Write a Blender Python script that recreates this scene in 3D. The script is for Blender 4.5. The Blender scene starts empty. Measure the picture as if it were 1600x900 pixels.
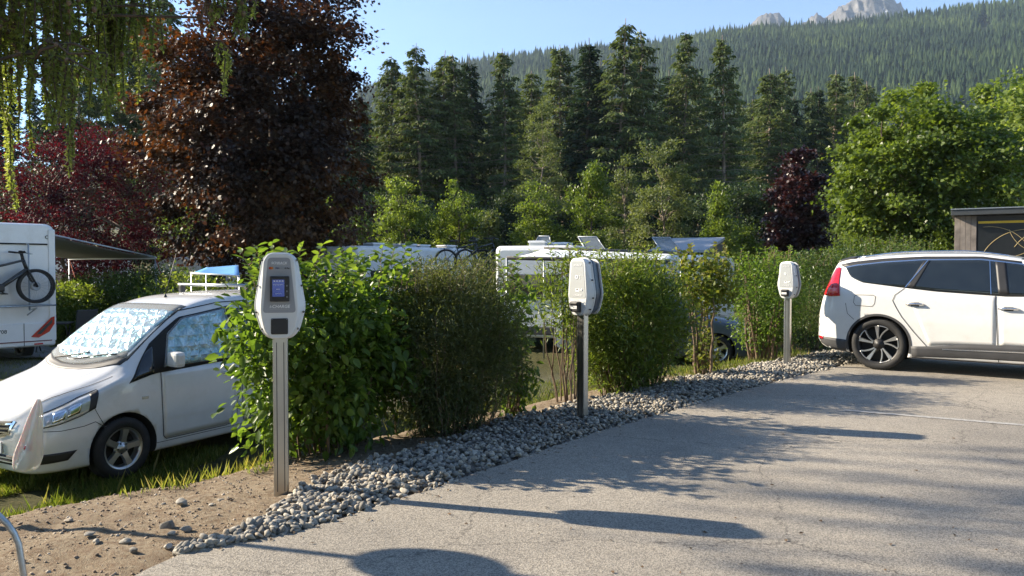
import bpy, bmesh, math, random
import numpy as np
from mathutils import Vector, Matrix, Euler
from mathutils.bvhtree import BVHTree

SC = bpy.context.scene
COL = SC.collection
R = math.radians
# ------------------------------------------------------------------ camera, sky, sun, exposure
CAM_Z, FPX, PITCH = 1.43, 1200.0, math.atan(31/1200)
cam_data = bpy.data.cameras.new('camera'); cam = bpy.data.objects.new('camera', cam_data); COL.objects.link(cam)
cam.location = (0, 0, CAM_Z); cam.rotation_euler = (math.pi/2 - PITCH, 0, 0)
cam_data.sensor_width = 36; cam_data.lens = 36*FPX/1600
cam_data.clip_start = 0.05; cam_data.clip_end = 20000
SC.camera = cam

SUN_EL = R(27.9); SUN_AZ = math.atan2(0.273, -0.962)          # direction towards the sun
TO_SUN = Vector((math.cos(SUN_AZ)*math.cos(SUN_EL), math.sin(SUN_AZ)*math.cos(SUN_EL), math.sin(SUN_EL)))
world = bpy.data.worlds.new('World'); SC.world = world; world.use_nodes = True
wn = world.node_tree.nodes; wl = world.node_tree.links
sky = wn.new('ShaderNodeTexSky'); sky.sky_type = 'NISHITA'; sky.sun_disc = False
sky.sun_elevation = SUN_EL; sky.sun_rotation = math.atan2(TO_SUN.x, TO_SUN.y)
sky.altitude = 1500; sky.air_density = 1.0; sky.dust_density = 0.05; sky.ozone_density = 3.0
wl.new(sky.outputs[0], wn['Background'].inputs[0]); wn['Background'].inputs[1].default_value = 0.10
sun_data = bpy.data.lights.new('sun', 'SUN'); sun_data.energy = 5.0; sun_data.angle = R(0.53); sun_data.color = (1, 0.87, 0.68)
sun = bpy.data.objects.new('sun', sun_data); COL.objects.link(sun)
sun.rotation_euler = TO_SUN.to_track_quat('Z', 'Y').to_euler(); sun.location = (-30, 10, 30)
vs = SC.view_settings; vs.view_transform = 'Standard'; vs.look = 'None'; vs.gamma = 1; vs.exposure = 1.48; vs.use_curve_mapping = False
cy = SC.cycles; cy.use_denoising = True; cy.max_bounces = 6; cy.diffuse_bounces = 3; cy.glossy_bounces = 3
cy.transmission_bounces = 4; cy.transparent_max_bounces = 8; cy.volume_bounces = 0; cy.caustics_reflective = False; cy.caustics_refractive = False
try: cy.denoiser = 'OPENIMAGEDENOISE'; cy.denoising_input_passes = 'RGB_ALBEDO_NORMAL'; cy.denoising_prefilter = 'ACCURATE'
except Exception: pass

# ------------------------------------------------------------------ helpers
def ray(px, py):
    v = Vector(((px-800)/FPX, (450-py)/FPX, -1)); v.rotate(cam.rotation_euler); return v
def at_d(px, py, d):                       # the point at world depth y = d
    r = ray(px, py); t = d/r.y; return Vector((r.x*t, d, CAM_Z + r.z*t))
def at_z(px, py, z=0.0):                   # the point on the level z
    r = ray(px, py); t = (z-CAM_Z)/r.z; return Vector((r.x*t, r.y*t, z))

def tag(o, label=None, cat=None, group=None, kind=None):
    if label: o['label'] = label
    if cat: o['category'] = cat
    if group: o['group'] = group
    if kind: o['kind'] = kind
    return o
def obj(name, me, parent=None, mat=None, loc=None, rot=None):
    o = bpy.data.objects.new(name, me); COL.objects.link(o)
    if parent is not None: o.parent = parent
    if mat is not None and me is not None:
        if len(me.materials) == 0: me.materials.append(mat)
        else: me.materials[0] = mat
    if loc is not None: o.location = loc
    if rot is not None: o.rotation_euler = rot
    return o
def empty(name, loc=(0,0,0), rz=0.0):
    o = bpy.data.objects.new(name, None); COL.objects.link(o); o.location = loc; o.rotation_euler = (0,0,rz)
    o.empty_display_size = 0.2; return o
def copy_tree(o, parent=None):
    c = o.copy(); COL.objects.link(c); c.parent = parent
    for ch in o.children: copy_tree(ch, c)
    return c
def np_mesh(name, V, faces, smooth=False, attrs=None):
    """V (n,3); faces: list of (m,k) index arrays"""
    me = bpy.data.meshes.new(name); V = np.asarray(V, np.float32)
    me.vertices.add(len(V)); me.vertices.foreach_set('co', V.ravel())
    faces = [np.asarray(f, np.int32) for f in faces if len(f)]
    loops = np.concatenate([f.ravel() for f in faces]); tot = np.concatenate([np.full(len(f), f.shape[1], np.int32) for f in faces])
    start = np.concatenate([[0], np.cumsum(tot)[:-1]]).astype(np.int32)
    me.loops.add(len(loops)); me.loops.foreach_set('vertex_index', loops)
    me.polygons.add(len(tot)); me.polygons.foreach_set('loop_start', start); me.polygons.foreach_set('loop_total', tot)
    if smooth: me.polygons.foreach_set('use_smooth', np.ones(len(tot), bool))
    for k, a in (attrs or {}).items():
        at = me.attributes.new(k, 'FLOAT', 'POINT'); at.data.foreach_set('value', np.asarray(a, np.float32))
    me.update(calc_edges=True); return me
class MB:
    """collects shapes; build() links them as one mesh object"""
    def __init__(s): s.v = []; s.f = []; s.sm = []
    def add(s, V, F, smooth=False):
        b = len(s.v); s.v += [tuple(p) for p in V]; s.f += [tuple(b+i for i in f) for f in F]; s.sm += [smooth]*len(F); return s
    def box(s, c, d, rot=None, bev=0.0):
        c = Vector(c); hx, hy, hz = d[0]/2, d[1]/2, d[2]/2
        if bev <= 0:
            P = [Vector((x,y,z)) for x in (-hx,hx) for y in (-hy,hy) for z in (-hz,hz)]
            F = [(0,1,3,2),(4,6,7,5),(0,4,5,1),(2,3,7,6),(0,2,6,4),(1,5,7,3)]
        else:
            bm = bmesh.new(); bmesh.ops.create_cube(bm, size=1)
            for v in bm.verts: v.co = Vector((v.co.x*d[0], v.co.y*d[1], v.co.z*d[2]))
            bmesh.ops.bevel(bm, geom=bm.edges[:], offset=bev, segments=2, affect='EDGES', profile=0.6)
            bm.verts.index_update(); P = [v.co.copy() for v in bm.verts]; F = [tuple(v.index for v in f.verts) for f in bm.faces]; bm.free()
        if rot is not None:
            m = Euler(rot).to_matrix(); P = [m @ p for p in P]
        return s.add([c+p for p in P], F)
    def tube(s, pts, r, n=8, cap=True):
        pts = [Vector(p) for p in pts]; rs = r if hasattr(r, '__len__') else [r]*len(pts)
        V = []; up = None
        for i, p in enumerate(pts):
            t = (pts[min(i+1, len(pts)-1)] - pts[max(i-1, 0)])
            if t.length < 1e-9: t = Vector((0,0,1))
            t.normalize()
            if up is None: up = Vector((0,0,1)) if abs(t.z) < .9 else Vector((1,0,0))
            a = up - t*up.dot(t)
            if a.length < 1e-5: a = t.orthogonal()
            a.normalize(); b = t.cross(a); up = a
            V += [p + (a*math.cos(2*math.pi*k/n) + b*math.sin(2*math.pi*k/n))*rs[i] for k in range(n)]
        F = [(i*n+k, i*n+(k+1) % n, (i+1)*n+(k+1) % n, (i+1)*n+k) for i in range(len(pts)-1) for k in range(n)]
        if cap: F += [tuple(range(n))[::-1], tuple((len(pts)-1)*n+k for k in range(n))]
        return s.add(V, F, True)
    def lathe(s, prof, axis='y', n=32, c=(0,0,0), closed=False):
        """prof: list of (radius, offset along the axis)"""
        c = Vector(c); V = []
        for (r, h) in prof:
            for k in range(n):
                a = 2*math.pi*k/n; p = (r*math.cos(a), r*math.sin(a))
                V.append(c + (Vector((p[0], h, p[1])) if axis == 'y' else Vector((p[0], p[1], h)) if axis == 'z' else Vector((h, p[0], p[1]))))
        m = len(prof); F = [(i*n+k, i*n+(k+1) % n, ((i+1) % m)*n+(k+1) % n, ((i+1) % m)*n+k) for i in range(m if closed else m-1) for k in range(n)]
        return s.add(V, F, True)
    def prism(s, outline, depth, axis='y', off=0.0):
        """outline 2-D points (a,b) -> on axis y: (a, off..off+depth, b)"""
        n = len(outline)
        def P(a, b, h): return (a, h, b) if axis == 'y' else (a, b, h) if axis == 'z' else (h, a, b)
        V = [P(a, b, off) for a, b in outline] + [P(a, b, off+depth) for a, b in outline]
        F = [tuple(range(n)), tuple(range(2*n-1, n-1, -1))] + [(i, n+i, n+(i+1) % n, (i+1) % n) for i in range(n)]
        return s.add(V, F)
    def build(s, name, mat=None, parent=None, loc=None, rot=None, fix=True):
        me = bpy.data.meshes.new(name); me.from_pydata(s.v, [], s.f)
        me.polygons.foreach_set('use_smooth', np.array(s.sm, bool))
        if fix:
            bm = bmesh.new(); bm.from_mesh(me); bmesh.ops.recalc_face_normals(bm, faces=bm.faces[:]); bm.to_mesh(me); bm.free()
        me.update(); return obj(name, me, parent, mat, loc, rot)
def sm01(a, b, x):
    t = np.clip((np.asarray(x, float)-a)/(b-a), 0, 1); return t*t*(3-2*t)
def _hash(ix, iy, iz, seed):
    n = (ix*374761393 + iy*668265263 + iz*2147483647 + seed*1274126177) & 0xffffffff
    n = ((n ^ (n >> 13))*1274126177) & 0xffffffff
    return ((n ^ (n >> 16)) & 0xffff)/65535.0
def noise3(P, seed=0):
    P = np.asarray(P, float); i = np.floor(P).astype(np.int64); f = P-i; f = f*f*(3-2*f); r = 0
    for dx in (0,1):
        for dy in (0,1):
            for dz in (0,1):
                w = (f[:,0] if dx else 1-f[:,0])*(f[:,1] if dy else 1-f[:,1])*(f[:,2] if dz else 1-f[:,2])
                r = r + w*_hash(i[:,0]+dx, i[:,1]+dy, i[:,2]+dz, seed)
    return r*2-1
def fbm2(x, y, seed=0, oct=4, ridged=False):
    r = 0; a = 1; tot = 0; P = np.stack([np.ravel(x), np.ravel(y), np.zeros(np.size(x))+.5], 1)
    for o in range(oct):
        v = noise3(P*2**o+o*17.3, seed+o)
        r = r + a*((1-np.abs(v))*2-1 if ridged else v); tot += a; a *= .5
    return (r/tot).reshape(np.shape(x))

# ------------------------------------------------------------------ materials
def new_mat(name):
    m = bpy.data.materials.new(name); m.use_nodes = True; nt = m.node_tree; return m, nt, nt.nodes['Principled BSDF']
def ramp(nt, fac, stops):
    r = nt.nodes.new('ShaderNodeValToRGB'); e = r.color_ramp.elements
    while len(e) < len(stops): e.new(0.5)
    for el, (p, c) in zip(e, stops): el.position = p; el.color = (*c, 1)
    nt.links.new(fac, r.inputs[0]); return r.outputs[0]
def noise_node(nt, scale, detail=4, rough=.6, vec=None, kind='ShaderNodeTexNoise'):
    n = nt.nodes.new(kind); n.inputs['Scale'].default_value = scale
    if 'Detail' in n.inputs: n.inputs['Detail'].default_value = detail
    if 'Roughness' in n.inputs: n.inputs['Roughness'].default_value = rough
    if vec is None:
        tc = nt.nodes.new('ShaderNodeTexCoord'); vec = tc.outputs['Object']
    nt.links.new(vec, n.inputs['Vector']); return n
def bump(nt, b, height, strength=.3, dist=.01):
    k = nt.nodes.new('ShaderNodeBump'); k.inputs['Strength'].default_value = strength; k.inputs['Distance'].default_value = dist
    nt.links.new(height, k.inputs['Height']); nt.links.new(k.outputs[0], b.inputs['Normal']); return k
def plain(name, col, rough=.5, metal=0.0, var=.12, scale=6.0, coat=0.0, bumps=0.0, bscale=60, spec=.5, dirt=None):
    m, nt, b = new_mat(name)
    n = noise_node(nt, scale)
    lo = tuple(max(0, c*(1-var)) for c in col); hi = tuple(min(1, c*(1+var)) for c in col)
    c = ramp(nt, n.outputs[0], [(.3, lo), (.7, hi)])
    if dirt:                                                     # grime gathered in patches, with a shape of its own
        d = noise_node(nt, dirt[1], 6, .7); f = ramp(nt, d.outputs[0], [(.52, (0,0,0)), (.75, (1,1,1))])
        mx = nt.nodes.new('ShaderNodeMixRGB'); nt.links.new(f, mx.inputs[0]); nt.links.new(c, mx.inputs[1]); mx.inputs[2].default_value = (*dirt[0], 1); c = mx.outputs[0]
    nt.links.new(c, b.inputs['Base Color'])
    b.inputs['Roughness'].default_value = rough; b.inputs['Metallic'].default_value = metal; b.inputs['Coat Weight'].default_value = coat
    b.inputs['Coat Roughness'].default_value = .04
    b.inputs['Specular IOR Level'].default_value = spec
    if bumps: bump(nt, b, noise_node(nt, bscale).outputs[0], bumps, .004)
    return m
def leaf_mat(name, cols, trans=.4, rough=.45, tcol=None, spec=.4):
    m, nt, b = new_mat(name); out = nt.nodes['Material Output']
    a = nt.nodes.new('ShaderNodeAttribute'); a.attribute_name = 'var'
    n = len(cols); c = ramp(nt, a.outputs['Fac'], [(i/(n-1), k) for i, k in enumerate(cols)])
    nt.links.new(c, b.inputs['Base Color']); b.inputs['Roughness'].default_value = rough; b.inputs['Specular IOR Level'].default_value = spec
    t = nt.nodes.new('ShaderNodeBsdfTranslucent'); g = nt.nodes.new('ShaderNodeMixRGB'); g.blend_type = 'MULTIPLY'; g.inputs[0].default_value = 1
    nt.links.new(c, g.inputs[1]); g.inputs[2].default_value = (*(tcol or (1.5, 1.5, .6)), 1); nt.links.new(g.outputs[0], t.inputs[0])
    mix = nt.nodes.new('ShaderNodeMixShader'); mix.inputs[0].default_value = trans
    nt.links.new(b.outputs[0], mix.inputs[1]); nt.links.new(t.outputs[0], mix.inputs[2]); nt.links.new(mix.outputs[0], out.inputs[0])
    return m
M = {}
M['white_paint'] = plain('white_paint', (.68,.675,.655), .25, var=.03, coat=.6, dirt=((.60,.58,.54), 2.2))
M['rv_white'] = plain('rv_white', (.74,.75,.75), .35, var=.03, coat=.2, dirt=((.62,.61,.58), 1.3))
M['grey_paint'] = plain('grey_paint', (.10,.12,.14), .3, var=.05, coat=.6)
M['black_plastic'] = plain('black_plastic', (.02,.02,.021), .5, var=.2, bumps=.1, bscale=300)
M['dark_plastic'] = plain('dark_plastic', (.05,.05,.052), .6, var=.15, bumps=.1, bscale=300)
M['rubber'] = plain('rubber', (.018,.018,.018), .75, var=.25, bumps=.15, bscale=120, dirt=((.05,.045,.04), 9))
M['glass_dark'] = plain('glass_dark', (.012,.016,.018), .03, var=.2, spec=.8)
M['chrome'] = plain('chrome', (.75,.75,.76), .18, 1.0, var=.05)
M['alloy'] = plain('alloy', (.55,.55,.54), .35, .9, var=.08)
M['gap'] = plain('gap', (.012,.012,.012), .8, var=.1)
M['red_lamp'] = plain('red_lamp', (.45,.01,.02), .12, var=.2, coat=.8)
M['lamp_glass'] = plain('lamp_glass', (.55,.56,.55), .08, .4, var=.25, scale=14, coat=1)
M['plate_white'] = plain('plate_white', (.78,.78,.76), .4, var=.03)
M['ink'] = plain('ink', (.01,.01,.012), .5, var=.1)
M['charger_white'] = plain('charger_white', (.66,.67,.66), .42, var=.03, bumps=.05, bscale=500)
M['charger_grey'] = plain('charger_grey', (.30,.31,.33), .45, var=.04)
M['charger_pale'] = plain('charger_pale', (.42,.44,.44), .45, var=.04)
M['charger_slate'] = plain('charger_slate', (.035,.055,.08), .38, var=.1)
M['print_white'] = plain('print_white', (.8,.8,.8), .5, var=.02)
M['steel'] = plain('steel', (.43,.42,.40), .32, 1.0, var=.06, scale=3)
M['galv'] = plain('galv', (.42,.45,.47), .42, .85, var=.15, scale=20)
M['bark'] = plain('bark', (.10,.075,.055), .9, var=.45, scale=12, bumps=.8, bscale=25)
M['bark_pale'] = plain('bark_pale', (.24,.19,.15), .9, var=.4, scale=8, bumps=.8, bscale=20)
M['twig'] = plain('twig', (.16,.11,.07), .85, var=.35, scale=20)
# ------------------------------------------------------------------ the ground
EDGE = np.array([(-9,-8),(-4.2,-2),(-2.7,1.2),(-2.05,2.7),(-1.75,3.5),(-1.62,3.85),(-1.19,4.12),(-.77,4.63),(-.43,5.1),(.99,6.98),(3.16,9.48),(5.09,11.5),(9,15.6),(16,22.5),(40,46)], float)
def sdist(x, y):
    """distance from the asphalt edge, positive on the hedge side"""
    x = np.asarray(x, float); y = np.asarray(y, float); best = np.full(x.shape, 1e9); sg = np.ones(x.shape)
    for (ax, ay), (bx, by) in zip(EDGE[:-1], EDGE[1:]):
        dx, dy = bx-ax, by-ay; L2 = dx*dx+dy*dy
        t = np.clip(((x-ax)*dx+(y-ay)*dy)/L2, 0, 1); qx, qy = x-(ax+t*dx), y-(ay+t*dy)
        d = np.hypot(qx, qy); m = d < best-1e-9; best = np.where(m, d, best); sg = np.where(m, np.sign(dx*qy-dy*qx), sg)
    return best*sg
def ground_z(x, y, detail=True):
    x = np.asarray(x, float); y = np.asarray(y, float); s = sdist(x, y)
    low = -.72 + .22*sm01(8, 17, y) + 3.2*sm01(42, 80, y) + 14*sm01(80, 330, y)
    wob = .12*fbm2(x*.8, y*.8, 3, 2)
    b = sm01(1.45, 2.9, s+wob)
    top = -.03 - .03*sm01(.9, 1.5, s)
    z = top*(1-b) + low*b
    if detail:
        rough = sm01(.0, .35, s)
        z = z + rough*(.034*fbm2(x*2.2, y*2.2, 7, 4) + .030*fbm2(x*8, y*8, 11, 3))*np.where(y < 40, 1, 0)
        z = z + .025*sm01(.02, .2, s)*(1-sm01(.7, 1.1, s))
    return z
def gz(x, y): return float(ground_z(np.array([x]), np.array([y]))[0])
def axis_steps(lo, hi, a, b, fine, grow=1.13):
    mid = list(np.arange(a, b, fine)); st = fine; v = mid[-1]
    while v < hi: st *= grow; v += st; mid.append(min(v, hi))
    st = fine; v = mid[0]; left = []
    while v > lo: st *= grow; v -= st; left.append(max(v, lo))
    return np.array(left[::-1] + mid)
gx = axis_steps(-260, 330, -4.2, 6.5, .05); gy = axis_steps(-40, 420, 2.6, 12.5, .05)
GX, GY = np.meshgrid(gx, gy); Z = ground_z(GX, GY); S = sdist(GX, GY)
nx, ny = len(gx), len(gy); idx = np.arange(nx*ny).reshape(ny, nx)
F = np.stack([idx[:-1,:-1], idx[:-1,1:], idx[1:,1:], idx[1:,:-1]], -1).reshape(-1, 4)
nz = fbm2(GX*.5, GY*.5, 21, 4)
grass = sm01(1.75, 2.5, S + .55*nz) * (1-.85*sm01(.1, .45, fbm2(GX*.35+9, GY*.35, 33, 3)))
grass = np.maximum(grass, sm01(40, 50, GY)); grass = np.maximum(grass, .9*sm01(1.3, 1.7, S+.3*nz)*sm01(9, 10.5, GY))
pathm = np.exp(-((GY-(15.2-.35*(GX+8)))/1.3)**2)*sm01(3.5, 5, S)                      # pale gravel track through the camp
me = np_mesh('ground', np.stack([GX.ravel(), GY.ravel(), Z.ravel()], 1), [F], True, {'grass': grass.ravel(), 'path': pathm.ravel()})
m, nt, b = new_mat('soil_and_turf')
def mixc(nt, f, a, c):
    k = nt.nodes.new('ShaderNodeMixRGB')
    nt.links.new(f, k.inputs[0]) if not isinstance(f, float) else setattr(k.inputs[0], 'default_value', f)
    for i, s_ in ((1, a), (2, c)):
        if isinstance(s_, tuple): k.inputs[i].default_value = (*s_, 1)
        else: nt.links.new(s_, k.inputs[i])
    return k.outputs[0]
n1 = noise_node(nt, 1.3, 8, .65); n2 = noise_node(nt, 26, 6, .7); n3 = noise_node(nt, 140, 3, .7)
dirt = ramp(nt, n1.outputs[0], [(.3, (.29,.225,.155)), (.5, (.44,.355,.25)), (.72, (.55,.46,.34))])
dirt = mixc(nt, ramp(nt, n2.outputs[0], [(.42, (0,0,0)), (.62, (1,1,1))]), dirt, (.29,.205,.135))
dirt = mixc(nt, ramp(nt, n3.outputs[0], [(.6, (0,0,0)), (.7, (.7,.7,.7))]), dirt, (.5,.46,.38))
turf = ramp(nt, n2.outputs[0], [(.3, (.06,.06,.025)), (.55, (.10,.10,.035)), (.75, (.22,.18,.09))])
ag = nt.nodes.new('ShaderNodeAttribute'); ag.attribute_name = 'grass'; ap = nt.nodes.new('ShaderNodeAttribute'); ap.attribute_name = 'path'
c = mixc(nt, ag.outputs['Fac'], dirt, turf)
c = mixc(nt, ap.outputs['Fac'], c, ramp(nt, n3.outputs[0], [(.35, (.27,.26,.24)), (.65, (.46,.44,.40))]))
nt.links.new(c, b.inputs['Base Color']); b.inputs['Roughness'].default_value = .95; b.inputs['Specular IOR Level'].default_value = .2
add = nt.nodes.new('ShaderNodeMath'); add.operation = 'ADD'; nt.links.new(n2.outputs[0], add.inputs[0]); nt.links.new(n3.outputs[0], add.inputs[1])
bump(nt, b, add.outputs[0], 1.0, .05)
ground = tag(obj('ground', me, None, m), kind='structure')

# asphalt: one sheet with a ragged edge
def dense(poly, step):
    out = []
    for a, b_ in zip(poly[:-1], poly[1:]):
        n = max(1, int(np.hypot(*(b_-a))/step)); out += [a+(b_-a)*k/n for k in range(n)]
    return np.array(out + [poly[-1]])
e = dense(EDGE, .05); e = e[(e[:,1] > -6)]
wob = fbm2(e[:,0]*3, e[:,1]*3, 5, 4); e = e + np.stack([wob*.05, -wob*.04], 1)
ring = [tuple(p) for p in e] + [(70,46),(70,-30),(-4,-30)]
bm = bmesh.new(); vs_ = [bm.verts.new((x, y, 0)) for x, y in ring]; f = bm.faces.new(vs_)
if f.normal.z < 0: f.normal_flip()
res = bmesh.ops.extrude_face_region(bm, geom=[f]); low = [v for v in res['geom'] if isinstance(v, bmesh.types.BMVert)]
for v in low: v.co.z -= .05
bmesh.ops.triangulate(bm, faces=bm.faces[:]); bmesh.ops.recalc_face_normals(bm, faces=bm.faces[:])
me = bpy.data.meshes.new('parking_lot'); bm.to_mesh(me); bm.free()
m, nt, b = new_mat('asphalt')
n1 = noise_node(nt, .55, 6, .6); n2 = noise_node(nt, 150, 2, .6, kind='ShaderNodeTexVoronoi'); n3 = noise_node(nt, 7, 5, .7); n4 = noise_node(nt, 420, 2)
c = ramp(nt, n1.outputs[0], [(.3, (.145,.132,.115)), (.5, (.20,.18,.152)), (.7, (.245,.22,.185))])
c = mixc(nt, ramp(nt, n3.outputs[0], [(.35, (0,0,0)), (.8, (.45,.45,.45))]), c, (.13,.12,.105))
st_ = noise_node(nt, 1.1, 7, .7); c = mixc(nt, ramp(nt, st_.outputs[0], [(.56, (0,0,0)), (.74, (.55,.55,.55))]), c, (.095,.088,.08))     # old oil and tyre stains
ck = nt.nodes.new('ShaderNodeTexVoronoi'); ck.feature = 'DISTANCE_TO_EDGE'; ck.inputs['Scale'].default_value = .42; wv = noise_node(nt, 1.7, 5, .7); tcc = nt.nodes.new('ShaderNodeTexCoord'); vm = nt.nodes.new('ShaderNodeMixRGB'); vm.blend_type = 'ADD'; vm.inputs[0].default_value = .5; nt.links.new(tcc.outputs['Object'], vm.inputs[1]); nt.links.new(wv.outputs['Color'], vm.inputs[2]); nt.links.new(vm.outputs[0], ck.inputs['Vector'])
c = mixc(nt, ramp(nt, ck.outputs['Distance'], [(.0, (.7,.7,.7)), (.004, (0,0,0))]), c, (.05,.045,.04))                        # hairline cracks
stone = ramp(nt, n2.outputs['Color'], [(.15, (.55,.55,.55)), (.5, (.95,.95,.95)), (.93, (1.05,1.05,1.05)), (1.0, (2.3,2.3,2.25))])
k = nt.nodes.new('ShaderNodeMixRGB'); k.blend_type = 'MULTIPLY'; k.inputs[0].default_value = .8; nt.links.new(c, k.inputs[1]); nt.links.new(stone, k.inputs[2])
nt.links.new(k.outputs[0], b.inputs['Base Color']); b.inputs['Roughness'].default_value = .82; b.inputs['Specular IOR Level'].default_value = .35
ad = nt.nodes.new('ShaderNodeMath'); ad.operation = 'ADD'; nt.links.new(n2.outputs['Distance'], ad.inputs[0]); nt.links.new(n4.outputs[0], ad.inputs[1])
bump(nt, b, ad.outputs[0], .55, .006)
asphalt = tag(obj('parking_lot', me, None, m), kind='structure')
# worn bay line
m, nt, b = new_mat('worn_line'); n1 = noise_node(nt, 30, 6, .75); nt.links.new(ramp(nt, n1.outputs[0], [(.40, (.24,.23,.21)), (.72, (.48,.47,.45))]), b.inputs['Base Color']); b.inputs['Roughness'].default_value = .8
a0 = at_z(1318, 641); a1 = at_z(1700, 673); dd = (a1-a0).normalized(); pp = Vector((-dd.y, dd.x, 0))*.045
tag(MB().add([a0-pp+Vector((0,0,.004)), a1-pp+Vector((0,0,.004)), a1+pp+Vector((0,0,.004)), a0+pp+Vector((0,0,.004))], [(0,1,2,3)]).build('bay_marking', m, fix=False), kind='structure')

# ------------------------------------------------------------------ gravel strip: grit bed and pebbles
rng = np.random.default_rng(5)
def ico(sub):
    bm = bmesh.new(); bmesh.ops.create_icosphere(bm, subdivisions=sub, radius=1); bm.verts.index_update()
    V = np.array([v.co[:] for v in bm.verts]); Fc = np.array([[v.index for v in f.verts] for f in bm.faces]); bm.free(); return V, Fc
def pebble_shape(sub, seed, flat=.55):
    V, Fc = ico(sub); r = np.random.default_rng(seed)
    d = noise3(V*1.1+seed*3.7, seed); d2 = noise3(V*2.3+seed, seed+9)
    V = V*(1+.30*d+.14*d2)[:,None]
    for _ in range(6):                                            # a few worn flats
        n = r.normal(size=3); n /= np.linalg.norm(n); h = V@n; lim = r.uniform(.50, .80); V = V - np.outer(np.maximum(0, h-lim), n)*.92
    return V*np.array([1, r.uniform(.58,.9), r.uniform(flat-.16, flat+.08)]), Fc
def stone_mat(name, cols):
    m, nt, b = new_mat(name)
    oi = nt.nodes.new('ShaderNodeObjectInfo'); at = nt.nodes.new('ShaderNodeAttribute'); at.attribute_name = 'var'
    ad = nt.nodes.new('ShaderNodeMath'); ad.operation = 'ADD'; nt.links.new(oi.outputs['Random'], ad.inputs[0]); nt.links.new(at.outputs['Fac'], ad.inputs[1])
    fr = nt.nodes.new('ShaderNodeMath'); fr.operation = 'FRACT'; nt.links.new(ad.outputs[0], fr.inputs[0])
    c = ramp(nt, fr.outputs[0], cols); n = noise_node(nt, 45, 5, .7)
    k = nt.nodes.new('ShaderNodeMixRGB'); k.blend_type = 'MULTIPLY'; k.inputs[0].default_value = .6; nt.links.new(c, k.inputs[1])
    nt.links.new(ramp(nt, n.outputs[0], [(.3, (.55,.55,.55)), (.65, (1.15,1.12,1.08))]), k.inputs[2]); nt.links.new(k.outputs[0], b.inputs['Base Color'])
    b.inputs['Roughness'].default_value = .8; bump(nt, b, n.outputs[0], .4, .005); return m
M['pebble'] = stone_mat('pebble', [(0, (.13,.125,.112)), (.3, (.23,.215,.19)), (.6, (.33,.31,.265)), (.88, (.46,.43,.37)), (1, (.32,.26,.19))])
def gravel_width(x, y):
    """how far the pebbles reach from the asphalt edge at this place"""
    return .02 + .78*sm01(3.7, 4.9, y) + .22*sm01(5.6, 7, y) - .15*sm01(9, 11, y)
t = dense(EDGE, .12); t = t[(t[:,1] > 3.75) & (t[:,1] < 17)]
tn = np.gradient(t, axis=0); tn /= np.linalg.norm(tn, axis=1)[:,None]; nn = np.stack([-tn[:,1], tn[:,0]], 1)
rows = []
for k in range(9):
    q = t + nn*(.0 + gravel_width(t[:,0], t[:,1])*k/8)[:,None]; rows.append(np.column_stack([q, ground_z(q[:,0], q[:,1]) + (.012 if 0 < k < 8 else -.02)]))
V = np.concatenate(rows); n = len(t); ii = np.arange(9*n).reshape(9, n)
F = np.stack([ii[:-1,:-1], ii[:-1,1:], ii[1:,1:], ii[1:,:-1]], -1).reshape(-1, 4)
m, nt, b = new_mat('grit'); n2 = noise_node(nt, 60, 5, .7); nt.links.new(ramp(nt, n2.outputs[0], [(.3, (.07,.065,.058)), (.6, (.18,.16,.13)), (.8, (.30,.27,.23))]), b.inputs['Base Color']); b.inputs['Roughness'].default_value = .95; bump(nt, b, n2.outputs[0], .8, .02)
bed = tag(obj('gravel_strip', np_mesh('gravel_strip', V, [F], True), None, m), kind='structure')
# scatter
cand = []
while len(cand) < 15000:
    k = rng.integers(0, len(t)); w = gravel_width(*t[k]); u = rng.uniform(-.03, 1.06)
    edge_thin = 1 if .06 < u < .9 else .45
    if rng.uniform() > edge_thin: continue
    p = t[k] + tn[k]*rng.uniform(-.06, .06) + nn[k]*u*w
    if p[1] > 9.5 and rng.uniform() < .25: continue
    cand.append((p[0], p[1], u))
cand = np.array(cand); dist = np.hypot(cand[:,0], cand[:,1]); size = rng.gamma(6, .0030, len(cand)) + .008
size = np.minimum(size, .027+.008*rng.uniform(size=len(size))); size *= np.where(dist > 8, 1.12, .92)
# keep a loose minimum spacing; what collides is set a little higher, as a second layer
cell = {}; layer = np.zeros(len(cand))
order = np.argsort(-size)
for i in order:
    x, y = cand[i,:2]; key = (int(x/.08), int(y/.08)); hit = 0
    for a in (-1,0,1):
        for b_ in (-1,0,1):
            for j in cell.get((key[0]+a, key[1]+b_), ()):
                if np.hypot(x-cand[j,0], y-cand[j,1]) < .72*(size[i]+size[j]) and layer[j] == hit: hit += 1
    layer[i] = hit
    cell.setdefault(key, []).append(i)
keep = layer < 3; cand, size, layer, dist = cand[keep], size[keep], layer[keep], dist[keep]
pz = ground_z(cand[:,0], cand[:,1]) + .012 + layer*.014 + size*.22
big = np.argsort(-(size/np.maximum(dist, 3.5)))[:290]; isbig = np.zeros(len(cand), bool); isbig[big] = True
shapes = [np_mesh('pebble', *(lambda s_: (s_[0], [s_[1]]))(pebble_shape(2, 40+k)), True) for k in range(10)]
for s_ in shapes: s_.materials.append(M['pebble'])
for i in big:
    o = bpy.data.objects.new('pebble', shapes[int(rng.integers(10))]); COL.objects.link(o); o.parent = bed
    o.location = (cand[i,0], cand[i,1], pz[i]); o.rotation_euler = (rng.normal(0,.45), rng.normal(0,.45), rng.uniform(0, 6.28)); o.scale = (size[i]*1.3,)*3
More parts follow.
